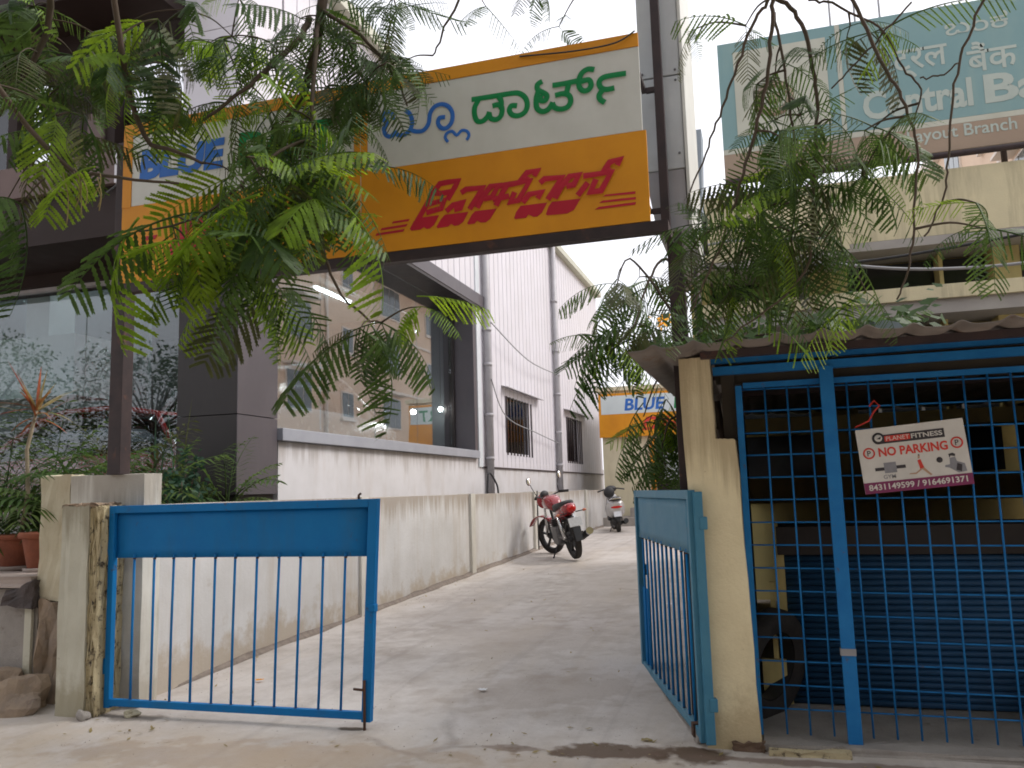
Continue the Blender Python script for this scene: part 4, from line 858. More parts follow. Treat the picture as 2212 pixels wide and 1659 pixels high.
# apartment block to the right of the drive: what the showroom window mirrors
ab = thing('apartment_block', 'beige apartment block with white framed windows mirrored in the showroom window', 'building', (14, 42, 0))
XA = 6.6
def ap(n, m, x0, x1, y0, y1, z0, z1, parent=None): return box(n, m, parent or ab, x0, x1, y0, y1, z0, z1)
ap('wall', 'apartment', XA, 18, 20, 36.5, .3, 12.6); ap('wall', 'apartment', XA+1.0, 18, 36.51, 60, .3, 12.6); ap('roof_parapet', 'apartment_trim', XA-.2, 18, 19.8, 60.2, 12.61, 13.2)
for fl in range(4):
    for yy, wd, h_ in ((21.5, 1.9, 1.6), (25.2, 1.0, 1.2), (28.6, 2.0, 1.7), (33.2, 1.1, 1.2), (39.5, 2.2, 1.7), (45.5, 1.2, 1.3), (50, 2.2, 1.7)):
        xa_ = XA if yy < 36 else XA+1.0; z = 1.9+fl*2.95
        fr = ap('window', 'apartment_trim', xa_-.06, xa_+.02, yy, yy+wd, z, z+h_); n = 3 if wd > 1.5 else 2
        for i in range(n): ap('pane', 'pane', xa_-.08, xa_-.062, yy+.07+i*(wd-.07)/n, yy+(i+1)*(wd-.07)/n, z+.08, z+h_-.08, fr)
        if wd > 1.5: ap('window_shade', 'apartment_trim', xa_-.5, xa_-.002, yy-.15, yy+wd+.15, z+h_+.12, z+h_+.2)
        else: ap('sill', 'apartment_trim', xa_-.14, xa_-.002, yy-.08, yy+wd+.08, z-.1, z-.02)
for yy in (24.3, 31.8, 37.2, 47.5):
    MB().tube([((XA if yy < 36 else XA+1.0)-.09, yy, .4), ((XA if yy < 36 else XA+1.0)-.09, yy, 12.4)], .07, 8).build('drain_pipe', 'apartment_trim', ab)
for fl in range(1, 4): ap('floor_band', 'apartment_trim', XA+.9, XA+.998, 36.52, 60, .9+fl*2.95, 1.02+fl*2.95)

ob = thing('street_house', 'brown house across the street behind the viewer, mirrored in the showroom glass', 'house', (0, -13, 0))  # unseen house added to darken the glass and reduce frontal light
def op(n, m, x0, x1, y0, y1, z0, z1): return box(n, m, ob, x0, x1, y0, y1, z0, z1)
op('wall', 'fascia', -14, 34, -18, -12, -.2, 9.5); op('roof', 'concrete', -14.5, 34.5, -18, -11.5, 9.5, 9.8)
for i in range(11):
    for z in (1.2, 4.4): op('window', 'pane', -12+i*4, -10.4+i*4, -12.0, -11.94, z, z+1.5)

# ------------------------------------------------------------------ motorcycle and scooter
def ell(c, r, n=14, m_=8):
    rings = []
    for i in range(m_+1):
        a = math.pi*i/m_; rings.append((max(1e-3, math.sin(a)), -math.cos(a)))
    b = MB(); b.lathe([(q*1.0, h) for q, h in rings], n)
    b.v = [(c[0]+v[0]*r[0], c[1]+v[1]*r[1], c[2]+v[2]*r[2]) for v in b.v]; return b
def wheel(t, c, r, w_, rot=None, spokes=5, rimm='black_plastic'):
    tp = [(r*.80, -w_*.35), (r*.90, -w_*.5), (r*.97, -w_*.4), (r, -w_*.15), (r, w_*.15), (r*.97, w_*.4), (r*.90, w_*.5), (r*.80, w_*.35), (r*.79, 0), (r*.80, -w_*.35)]
    def fin(b):
        if rot:
            q = Matrix.Rotation(rot, 3, 'Z'); b.v = [tuple(q @ Vector(v)) for v in b.v]
        b.v = [(v[0]+c[0], v[1]+c[1], v[2]+c[2]) for v in b.v]; return b
    wo = fin(MB().lathe(tp, 32, axis='Y')).build('wheel', 'rubber', t, local=True)
    rb = MB().lathe([(r*.70, -w_*.3), (r*.81, -w_*.36), (r*.81, w_*.36), (r*.70, w_*.3), (r*.70, -w_*.3)], 32, axis='Y')
    for k in range(spokes):
        a = 2*math.pi*k/spokes+.3; rb.bar((0, 0, 0), (r*.72*math.cos(a), 0, r*.72*math.sin(a)), .03, w_*.35, up=(0, 1, 0))
    rb.lathe([(.001, -w_*.5), (.05, -w_*.5), (.05, w_*.5), (.001, w_*.5)], 16, axis='Y')
    fin(rb).build('rim', rimm, wo, local=True); return wo
def sweep(t, name, m, spine, bevel=0, n=12):
    """loft of rounded cross sections: spine rows are (x, z, half width, half height)"""
    rings = []
    for (x, z, hw, hh) in spine:
        rg = []
        for k in range(n):
            a = 2*math.pi*k/n; ca, sa = math.cos(a), math.sin(a); e = .7
            rg.append((x, hw*abs(ca)**e*(1 if ca > 0 else -1), z+hh*abs(sa)**e*(1 if sa > 0 else -1)))
        rings.append(rg)
    return MB().loft(rings).build(name, m, t, local=True)

p = at(1245.7, 1206, Y=13.75); zc = gz(13.75)
mc = thing('motorcycle', 'red motorcycle leaning on its side stand beside the boundary wall', 'motorcycle', (-3.06, 13.75, .27), rot=(R_(-11), 0, R_(119)))
mc.scale = (1.08, 1.08, 1.08); ST = R_(26)
wheel(mc, (0, 0, .31), .31, .105); wheel(mc, (1.27, 0, .305), .305, .085, ST)
for s in (-1, 1):
    MB().bar((0, s*.085, .31), (.48, s*.085, .36), .03, .045).build('swing_arm', 'steel', mc, local=True)
    MB().tube([(-.02, s*.12, .33), (.12, s*.12, .68)], [.03, .03], 10).build('shock_absorber', 'chrome', mc, local=True)
    q = Matrix.Rotation(ST, 3, 'Z'); f0 = Vector((1.27, 0, .305)); off = q @ Vector((0, s*.075, 0))
    MB().tube([f0+off, Vector((1.02, 0, .86))+off*1.0], .022, 10).build('fork_leg', 'chrome', mc, local=True)
MB().box(.42, .78, -.11, .11, .20, .50).build('engine', 'steel', mc, local=True, bevel=.04)
for k in range(5): MB().box(.60, .80, -.10, .10, .47+k*.03, .485+k*.03).build('cooling_fin', 'black_plastic', mc, local=True)
MB().tube([(.0, 0, .62), (.35, 0, .70), (.75, 0, .74), (.98, 0, .90)], .03, 8).build('frame_tube', 'black_plastic', mc, local=True)
MB().tube([(.98, 0, .90), (.86, 0, .5), (.72, 0, .24), (.40, 0, .22)], .024, 8).build('frame_tube', 'black_plastic', mc, local=True)
sweep(mc, 'fuel_tank', 'moto_red', [(.48, .80, .05, .05), (.54, .83, .11, .09), (.68, .87, .14, .115), (.84, .88, .145, .115), (.95, .86, .10, .09), (1.0, .84, .04, .05)])
sweep(mc, 'seat', 'black_seat', [(-.20, .86, .06, .025), (-.12, .86, .11, .05), (.1, .83, .125, .055), (.35, .80, .12, .06), (.5, .80, .08, .05)])
sweep(mc, 'side_panel', 'moto_red', [(-.22, .76, .07, .05), (0, .73, .12, .08), (.25, .68, .125, .10), (.45, .64, .09, .09)])
sweep(mc, 'tail_cowl', 'moto_red', [(-.30, .79, .05, .05), (-.26, .79, .09, .075), (-.10, .78, .11, .08), (.05, .78, .10, .07)])
ell((-.30, 0, .78), (.035, .075, .06)).build('tail_lamp', 'lamp_red', mc, local=True)
b = MB(); rg = []
for k in range(9):
    a = R_(20+k*14); rg.append([(-.36*math.cos(a)*.98, -.065, .31+.36*math.sin(a)), (-.36*math.cos(a)*.98, .065, .31+.36*math.sin(a)), (-.345*math.cos(a)*.98, .065, .31+.345*math.sin(a)), (-.345*math.cos(a)*.98, -.065, .31+.345*math.sin(a))])
b.loft(rg, True).build('rear_mudguard', 'black_plastic', mc, local=True)
MB().hexa([(-.385, -.10, .52), (-.375, -.10, .52), (-.375, .10, .52), (-.385, .10, .52)], [(-.355, -.10, .65), (-.345, -.10, .65), (-.345, .10, .65), (-.355, .10, .65)]).build('number_plate', 'plate', mc, local=True)
MB().hexa([(-.40, -.05, .30), (-.385, -.05, .30), (-.385, .05, .30), (-.40, .05, .30)], [(-.375, -.06, .51), (-.365, -.06, .51), (-.365, .06, .51), (-.375, .06, .51)]).build('mud_flap', 'flap_grey', mc, local=True)
for s in (-1, 1):
    o = MB().tube([(-.25, s*.07, .72), (-.25, s*.19, .72)], .009, 6).build('indicator', 'black_plastic', mc, local=True); ell((-.25, s*.21, .72), (.022, .035, .022), 10, 6).build('indicator_lens', 'lamp_amber', o, local=True)
MB().tube([(.70, -.10, .40), (.66, -.15, .25), (.4, -.17, .24), (.1, -.19, .29), (-.32, -.20, .40)], [.025, .028, .04, .05, .052], 12).build('muffler', 'black_plastic', mc, local=True)
MB().tube([(-.30, -.2, .395), (-.335, -.2, .405)], [.056, .056], 12).build('muffler_tip', 'chrome', mc, local=True)
q = Matrix.Rotation(ST, 3, 'Z'); piv = Vector((1.02, 0, 0))
def st(x, y, z): v = q @ Vector((x-1.02, y, 0)); return (v.x+1.02, v.y, z)
b = MB(); rg = []
for k in range(9):
    a = R_(25+k*15); rg.append([st(1.27-.36*math.cos(a), -.055, .305+.36*math.sin(a)), st(1.27-.36*math.cos(a), .055, .305+.36*math.sin(a)), st(1.27-.345*math.cos(a), .055, .305+.345*math.sin(a)), st(1.27-.345*math.cos(a), -.055, .305+.345*math.sin(a))])
b.loft(rg, True).build('front_mudguard', 'moto_red', mc, local=True)
MB().tube([st(.86, -.37, .98), st(.96, -.28, 1.0), st(1.02, -.08, .96), st(1.02, .08, .96), st(.96, .28, 1.0), st(.86, .37, .98)], .013, 8).build('handlebar', 'black_plastic', mc, local=True)
for s in (-1, 1):
    MB().tube([st(.97, s*.25, 1.0), st(.86, s*.37, .98)], .022, 8).build('grip', 'rubber', mc, local=True)
    mi = MB().tube([st(.96, s*.24, 1.0), st(1.0, s*.27, 1.12), st(.99, s*.32, 1.24)], .007, 6).build('mirror_stalk', 'black_plastic', mc, local=True)
    cx = st(.985, s*.34, 1.27); e = ell((0, 0, 0), (.018, .045, .062), 14, 8); e.v = [tuple(Vector(cx)+q @ Vector(v)) for v in e.v]; e.build('mirror_housing', 'black_plastic', mi, local=True)
    cx = st(.972, s*.34, 1.27); e = ell((0, 0, 0), (.012, .04, .056), 14, 8); e.v = [tuple(Vector(cx)+q @ Vector(v)) for v in e.v]; e.build('mirror_glass', 'mirror', mi, local=True)
e = ell((0, 0, 0), (.09, .11, .12)); e.v = [tuple(Vector(st(1.14, 0, .90))+q @ Vector(v)) for v in e.v]; e.build('headlamp_cowl', 'moto_red', mc, local=True)
e = ell((0, 0, 0), (.05, .09, .07)); e.v = [tuple(Vector(st(1.06, 0, 1.0))+q @ Vector(v)) for v in e.v]; e.build('instrument_pod', 'black_plastic', mc, local=True)
MB().tube([(.52, .11, .22), (.50, .25, .0)], .012, 8).build('side_stand', 'black_plastic', mc, local=True)
MB().tube([(.45, -.16, .30), (.45, -.26, .30)], .014, 8).build('foot_peg', 'rubber', mc, local=True); MB().tube([(.2, -.14, .34), (.2, -.25, .36)], .014, 8).build('foot_peg', 'rubber', mc, local=True)
sweep(mc, 'chain_cover', 'black_plastic', [(-.02, .33, .02, .05), (.2, .36, .03, .05), (.45, .38, .03, .05)])

zc = .365
so = thing('scooter', 'silver scooter parked at the far end of the boundary wall', 'scooter', (-3.44, 20.2, zc), rot=(R_(-5), 0, R_(104)))
wheel(so, (0, 0, .22), .22, .10, spokes=3, rimm='steel'); wheel(so, (1.2, 0, .22), .22, .09, R_(15), spokes=3, rimm='steel')
sweep(so, 'rear_body', 'silver', [(-.28, .60, .10, .10), (-.20, .60, .19, .17), (.05, .56, .22, .20), (.35, .50, .20, .18), (.5, .42, .14, .12)])
sweep(so, 'seat', 'black_seat', [(-.22, .78, .10, .03), (-.1, .79, .14, .06), (.2, .78, .15, .06), (.45, .77, .12, .06)])
sweep(so, 'grab_rail', 'chrome', [(-.33, .80, .10, .015), (-.24, .80, .15, .02), (-.1, .78, .155, .02)])
sweep(so, 'footboard', 'black_plastic', [(.45, .30, .17, .04), (.85, .28, .18, .04), (.95, .36, .18, .06)])
sweep(so, 'leg_shield', 'silver', [(.92, .35, .17, .05), (.98, .55, .20, .14), (1.0, .78, .14, .12), (1.02, .90, .07, .05)])
sweep(so, 'front_mudguard', 'silver', [(1.05, .38, .05, .05), (1.2, .44, .07, .05), (1.36, .38, .06, .05)])
MB().tube([(.93, -.34, .99), (.97, -.18, 1.03), (.98, 0, 1.03), (.97, .18, 1.03), (.93, .34, .99)], .018, 8).build('handlebar', 'black_plastic', so, local=True)
ell((.99, 0, 1.03), (.11, .15, .09)).build('handlebar_cowl', 'black_plastic', so, local=True); ell((.86, .06, .95), (.10, .14, .14)).build('rain_cover', 'black_seat', so, local=True)
sweep(so, 'tail_lamp', 'lamp_red', [(-.30, .60, .08, .025), (-.27, .60, .13, .03), (-.22, .60, .15, .03)])
MB().hexa([(-.36, -.09, .38), (-.35, -.09, .38), (-.35, .09, .38), (-.36, .09, .38)], [(-.33, -.09, .50), (-.32, -.09, .50), (-.32, .09, .50), (-.33, .09, .50)]).build('number_plate', 'plate', so, local=True)
sweep(so, 'rear_mudguard', 'black_plastic', [(-.33, .36, .05, .10), (-.24, .42, .08, .10), (-.1, .46, .08, .08)])
MB().tube([(.3, -.14, .2), (0, -.18, .22), (-.2, -.19, .26)], [.03, .055, .06], 12).build('muffler', 'black_plastic', so, local=True)
sweep(so, 'engine_case', 'black_plastic', [(-.08, .22, .04, .08), (.1, .24, .15, .10), (.4, .26, .12, .08)])
MB().tube([(.3, .12, .16), (.28, .2, 0)], .012, 8).build('stand', 'steel', so, local=True)

# ------------------------------------------------------------------ cars in the showroom
def car(label, m, loc, rz):
    t = thing('showroom_car', label, 'car', loc, rot=(0, 0, rz))
    def sec(x, hw, z0, z1, tumble=.9):
        return [(x, -hw, z0), (x, -hw*1.0, (z0+z1)/2), (x, -hw*tumble, z1), (x, hw*tumble, z1), (x, hw, (z0+z1)/2), (x, hw, z0)]
    lower = [(-2.0, .70, .35, .70), (-1.95, .80, .25, .85), (-1.4, .86, .2, .95), (0, .87, .2, .95), (1.1, .86, .2, .92), (1.7, .80, .22, .82), (1.95, .66, .3, .66)]
    MB().loft([sec(*q, .96) for q in lower]).build('body', m, t, local=True, bevel=.03)
    cab = [(-1.85, .74, .90, .96), (-1.45, .78, .92, 1.42), (-.9, .78, .93, 1.50), (-.1, .78, .93, 1.50), (.3, .78, .93, 1.42), (1.15, .76, .90, .95)]
    MB().loft([sec(*q, .78) for q in cab]).build('cabin_glass', 'car_glass', t, local=True)
    rf_ = [(-1.50, .60, 1.40, 1.425), (-.9, .615, 1.50, 1.53), (-.1, .615, 1.50, 1.53), (.34, .60, 1.40, 1.43)]
    MB().loft([sec(*q, .97) for q in rf_]).build('roof', m, t, local=True)
    for s in (-1, 1):
        MB().tube([(1.18, s*.72, .93), (.32, s*.61, 1.42), (-.1, s*.62, 1.51), (-.9, s*.62, 1.51), (-1.48, s*.61, 1.41), (-1.88, s*.72, .93)], .035, 6).build('roof_pillar', m, t, local=True)
        MB().bar((-.25, s*.785, .93), (-.25, s*.63, 1.48), .05, .03).build('door_pillar', 'black_plastic', t, local=True)
        ell((.75, s*.97, 1.0), (.07, .09, .07)).build('side_mirror', m, t, local=True)
        ell((1.82, s*.6, .68), (.1, .13, .08)).build('headlamp', 'chrome', t, local=True); ell((-1.93, s*.62, .78), (.06, .12, .1)).build('tail_lamp', 'lamp_red', t, local=True)
        for x in (-1.25, 1.25): wheel(t, (x, s*.78, .31), .31, .2, rimm='chrome')
    return t
car('silver hatchback behind the mirrored side window of the showroom', 'car_silver', (-6.95, 11.5, 1.605), R_(90)).scale = (1.1, 1.1, 1.1)
car('red hatchback behind the street-side showroom glass', 'car_red', (-8.1, 8.75, 1.005), R_(176))

# ------------------------------------------------------------------ litter
def scrap(label, px, py, m, s, seed):
    p = at(px, py, Z=.06); z = gz(p.y); p = at(px, py, Z=z+.01); r = random.Random(seed); b = MB(); n = 5; vs = []; fs = []
    for j in range(n):
        for i in range(n): vs.append((p.x+s*(i/(n-1)-.5)+r.uniform(-.1, .1)*s, p.y+s*.7*(j/(n-1)-.5)+r.uniform(-.1, .1)*s, z+.012+r.uniform(0, .2)*s))
    for j in range(n-1):
        for i in range(n-1): fs.append((j*n+i, j*n+i+1, (j+1)*n+i+1, (j+1)*n+i))
    b.add(vs, fs, True); tag(b.build('paper_scrap', m), label, 'litter')
scrap('crumpled white paper scrap in the middle of the concrete drive', 1043, 1491, 'paper', .06, 1)
scrap('small white paper scrap seen between the bars of the teal gate', 1443, 1306, 'paper', .09, 2)
scrap('tiny orange wrapper behind the bars of the blue gate', 561, 1470, 'orange', .05, 3)
scrap('pale torn wrapper on the mud by the teal gate', 1398, 1600, 'leaf_dry', .06, 4)
scrap('white paper scrap inside the blue gate beside the cement fillet', 344, 1490, 'paper', .06, 5)

r = random.Random(77); lv = MB(); gt = MB()
for k in range(200):
    if k % 3 == 0: y = r.uniform(5.3, 22); x = -4.18+abs(r.gauss(0, .12))
    elif k % 3 == 1: x = r.uniform(-4.4, 1.6); y = 4.35+abs(r.gauss(0, .28)) if x > -.1 else 4.3+abs(r.gauss(0, .35))
    else: x = r.uniform(-4.1, -.9); y = r.uniform(4.6, 15)
    if x > -.12 and y > 4.62: y = 4.6
    z = gz(y)+.008; a = r.uniform(0, 6.28); L = r.uniform(.008, .028); d = Vector((math.cos(a), math.sin(a), r.uniform(0, .5)))*L; q = Vector((-math.sin(a), math.cos(a), r.uniform(-.3, .3)))*L*.4; p = Vector((x, y, z))
    lv.add([p-d, p-q, p+d, p+q], [(0, 1, 2, 3)])
    for j in range(4):
        s_ = r.uniform(.0015, .0042); px2, py2 = x+r.gauss(0, .3), y+r.gauss(0, .2)
        if px2 < -4.15 and py2 > 4.6: px2 = -4.12
        if px2 > -.12 and py2 > 4.6: py2 = 4.55
        c = Vector((px2, py2, gz(py2)+.004+s_*.5)); gt.add([c+Vector(v)*s_ for v in ((1, 0, -.6), (-.6, .9, -.6), (-.5, -.9, -.6), (.1, 0, .8))], [(0, 1, 2), (0, 3, 1), (1, 3, 2), (2, 3, 0)])
tag(lv.build('leaf_litter', 'leaf_dry', None, recalc=False), 'dry leaflets scattered along the drive and wall foot', 'litter', kind='stuff'); tag(gt.build('grit', 'dirt', None), 'grit and pebbles scattered over the concrete', 'gravel', kind='stuff')

# ------------------------------------------------------------------ cables
def cable(label, pts, r, m='cable', group=None):
    P_ = [Vector(p) for p in pts]; tag(MB().tube(smooth3(P_), r, 6).build('cable', m), label, 'cable', group)
def smooth3(pts, n=6):
    o = []
    for i in range(len(pts)-1):
        p0, p1, p2, p3 = pts[max(0, i-1)], pts[i], pts[i+1], pts[min(len(pts)-1, i+2)]
        for k in range(n):
            t_ = k/n; o.append(.5*((2*p1)+(p2-p0)*t_+(2*p0-5*p1+4*p2-p3)*t_*t_+(3*p1-p0-3*p2+p3)*t_**3))
    o.append(pts[-1]); return o
cable('thin cable sagging between the two downpipes of the white cladding', [(XB+.17, 15.55, 4.75), (XB+.2, 18.2, 4.35), (XB+.17, 21.35, 4.4)], .012, 'cable_grey')
cable('thin cable looping under the window from the near downpipe to the far one', [(XB+.17, 15.5, 3.6), (XB+.12, 16.6, 2.95), (XB+.12, 19, 2.75), (XB+.12, 21.3, 2.6)], .011, 'cable_grey')
cable('black cable stub rising from the boundary wall by the near downpipe', [(-4.9, 14.7, 1.35), (-4.9, 14.8, 1.75), (-4.85, 15.1, 1.55), (-4.85, 15.2, 1.36)], .018)
cable('grey service cable strung across the dark windows of the bank', [at(1480, 575, Y=7.5), at(1640, 580, Y=7.5), at(1900, 560, Y=7.4), at(2240, 500, Y=7)], .012, 'cable')
cable('pale service cable sagging in front of the bank ledge', [at(1700, 560, Y=7.2), at(1930, 580, Y=7.0), at(2100, 578, Y=7.0), at(2240, 565, Y=6.9)], .012, 'cable_grey')
cable('thin black wire hanging along the top edge of the signboard', [(-1.3, YG-.01, 4.09), (-.95, YG-.02, 4.055), (-.7, YG-.02, 4.06), (-.58, YG-.01, 4.12)], .005)
cable('thin wire from the showroom front to the end of the signboard', [(-6.6, 6.5, 4.5), (-5.4, 5.7, 4.05), (-4.3, 4.8, 3.75)], .008)

# ------------------------------------------------------------------ plants on the terrace
def pot(label, c, r, h, m='terracotta', group=None):
    t = thing('flower_pot', label, 'pot', c, group)
    rip = lambda a, z: .035*math.sin(3*(a+z*9))
    MB().lathe([(.001, 0), (r*.66, 0), (r*.72, .02), (r*.95, h*.8), (r*.97, h*.86)], 30, ripple=rip).build('pot_body', m, t, local=True)
    MB().lathe([(r*.95, h*.84), (r*1.08, h*.86), (r*1.1, h*.97), (r*1.06, h), (r*.93, h), (r*.9, h*.9), (.001, h*.9)], 30).build('rim', m, t, local=True)
    MB().lathe([(.001, -.0), (r*.85, -.0), (r*.9, .03), (r*.8, .035)], 24, c=(0, 0, -.002)).build('saucer', 'terrace', t, local=True)
    MB().lathe([(.001, h*.92), (r*.92, h*.91)], 20).build('soil', 'soil', t, local=True)
    return t
def strap(b, base, az, el, L, w_, droop, fold=.25, n=6):
    d = Vector((math.cos(az)*math.cos(el), math.sin(az)*math.cos(el), math.sin(el))); p = Vector(base); vs = []; fs = []
    side = Vector((-math.sin(az), math.cos(az), 0))
    for i in range(n+1):
        t_ = i/n; ww = w_*(.35+1.3*t_ if t_ < .35 else (.8*(1-((t_-.35)/.65)**1.6)))/1.0+.001
        up = side.cross(d).normalized()
        vs += [p-side*ww+up*ww*fold, p.copy(), p+side*ww+up*ww*fold]
        d = (d+Vector((0, 0, -droop/n))).normalized(); p = p+d*(L/n)
    for i in range(n):
        for k in range(2): fs.append((i*3+k, i*3+k+1, i*3+k+4, i*3+k+3))
    b.add(vs, fs, True)
def palm(label, c, nf, L, seed, m='leaf_plant', stem_h=.25, lean=0, wl=.03):
    t = thing('palm_plant', label, 'plant', c, 'terrace plants'); r = random.Random(seed)
    b = MB()
    for k in range(4): b.tube([(r.uniform(-.05, .05), r.uniform(-.05, .05), 0), (r.uniform(-.09, .09)+lean*.4, r.uniform(-.09, .09), stem_h)], [.018, .012], 6)
    b.build('stem', 'twig_green', t, local=True)
    for k in range(nf):
        az = r.uniform(0, 6.28); el = r.uniform(.5, 1.35); d = Vector((math.cos(az)*math.cos(el)+lean, math.sin(az)*math.cos(el), math.sin(el))).normalized()
        p = Vector((r.uniform(-.05, .05), r.uniform(-.05, .05), stem_h*r.uniform(.5, 1))); Lk = L*r.uniform(.7, 1.1); n = 14; pts = [p.copy()]; ds = [d.copy()]
        for i in range(n): d = (d+Vector((0, 0, -1.25/n))).normalized(); p = p+d*Lk/n; pts.append(p.copy()); ds.append(d.copy())
        fb_ = MB(); fb_.tube(pts, [.006*(1-.7*i/n) for i in range(n+1)], 4)
        for i in range(3, n+1):
            for s in (-1, 1):
                d0 = ds[i]; sd = d0.cross(Vector((0, 0, 1))); sd = sd.normalized() if sd.length > .05 else Vector((1, 0, 0))
                ld = (d0*.7+sd*s+Vector((0, 0, -.15+r.uniform(-.1, .1)))).normalized(); ll = Lk*.34*math.sin(math.pi*min(1, .12+i/n*.85))
                if ll < .04: continue
                e = pts[i]+ld*ll+Vector((0, 0, -ll*.25)); mid = pts[i]+ld*ll*.5; wv = ld.cross(Vector((0, 0, 1))).normalized()*wl*.5
                fb_.add([pts[i], mid-wv, e, mid+wv], [(0, 1, 2, 3)])
        fb_.build('frond', m, t, local=True, recalc=False)
    return t
pot('terracotta pot with spiral ribs beside the cream wall pier', (-5.35, 5.27, .895), .19, .30)
pot('darker terracotta pot standing behind the spiral ribbed pot', (-5.78, 5.42, .895), .19, .28)
palm('drooping palm growing out of the spiral ribbed terracotta pot', (-5.33, 5.3, 1.17), 11, .75, 1, 'leaf_plant', .3)
# tall dracaena
t = thing('dracaena_plant', 'tall dracaena with reddish sword leaves in the darker terracotta pot', 'plant', (-5.78, 5.42, 1.15))
MB().tube([(0, 0, 0), (.05, .0, .35), (.02, 0, .7), (.10, 0, 1.02)], [.02, .017, .015, .012], 8).build('stem', 'stem', t, local=True)
r = random.Random(6)
for k in range(26):
    b = MB(); strap(b, (.10, 0, 1.0+r.uniform(-.06, .05)), r.uniform(0, 6.28), r.uniform(-.1, 1.35), r.uniform(.28, .46), .014, r.uniform(.1, .9)); b.build('leaf', 'leaf_red' if k % 3 else 'leaf_dry', t, local=True, recalc=False)
for i, (x, y, nf, L, m) in enumerate([(-6.3, 6.2, 13, .95, 'leaf_plant'), (-6.9, 6.0, 12, .95, 'leaf_plant'), (-5.7, 6.6, 13, .9, 'leaf_olive'), (-5.25, 6.2, 12, .8, 'leaf_plant'), (-7.4, 6.6, 12, 1.0, 'leaf_olive'), (-5.5, 5.8, 10, .7, 'leaf_plant'), (-6.2, 5.6, 12, .8, 'leaf_plant'), (-4.95, 6.9, 10, .7, 'leaf_plant')]):
    lab = ['bushy green palm in front of the street-side showroom glass', 'wide green palm beside the tall dracaena', 'olive palm close to the dark corner pillar', 'green palm right behind the white wall pier', 'large olive palm at the far side of the terrace', 'low palm between the pots and the wall pier', 'dense green palm behind the two terracotta pots', 'small palm beside the foot of the dark corner pillar'][i]
    palm(lab, (x, y, .885), nf+9, L*1.3, 20+i, m, .5)
def shrub(label, c, R, H, n, m, seed, lw=.035, name='leafy_shrub', group='terrace plants'):
    t = thing(name, label, 'plant', c, group); r = random.Random(seed); st_ = MB(); lf = MB()
    for k in range(7):
        a = r.uniform(0, 6.28); e = Vector((math.cos(a)*R*r.uniform(.2, .8), math.sin(a)*R*r.uniform(.2, .8), H*r.uniform(.6, 1))); m1 = e*.5+Vector((0, 0, H*.08)); st_.tube([(0, 0, 0), m1, e], [.01, .007, .004], 5)
        for j in range(n//7):
            f = r.uniform(.3, 1.05); p = (m1*2*f if f < .5 else m1+(e-m1)*(f-.5)*2)+Vector((r.gauss(0, R*.13), r.gauss(0, R*.13), r.gauss(0, H*.07)))
            d = Vector((r.gauss(0, 1), r.gauss(0, 1), r.gauss(0, .7))).normalized(); s = d.orthogonal().normalized()*lw*.32; u = d*lw*r.uniform(.8, 1.5)
            lf.add([p, p+u*.5-s, p+u, p+u*.5+s], [(0, 1, 2, 3)])
    st_.build('stem', 'twig', t, local=True); o = lf.build('foliage', m, t, local=True, recalc=False); o['kind'] = 'stuff'; return t
shrub('dark bluish leafy shrub between the wall pier and the dark corner pillar', (-4.68, 6.0, .9), .30, .75, 420, 'leaf_blue', 2, .05)
shrub('feathery bluish shrub in front of the red car', (-5.0, 6.4, .9), .28, .95, 420, 'leaf_blue', 3, .06)
shrub('low dark ground shrub behind the terracotta pots', (-5.9, 5.9, .9), .5, .55, 600, 'leaf_plant', 4, .06)
for i, (px, yy) in enumerate(((845, 6.3), (905, 6.6))):
    pass
b = MB(); t = thing('snake_plant', 'thin upright sword leaves standing against the showroom glass', 'plant', (-5.3, 6.9, .9)); r = random.Random(3)
for k in range(5):
    b = MB(); strap(b, (r.uniform(-.6, .1), r.uniform(-.1, .1), .0), r.uniform(0, 6.28), 1.45, r.uniform(1.0, 1.6), .02, .15); b.build('leaf', 'leaf_olive' if k % 2 else 'leaf_blue', t, local=True, recalc=False)

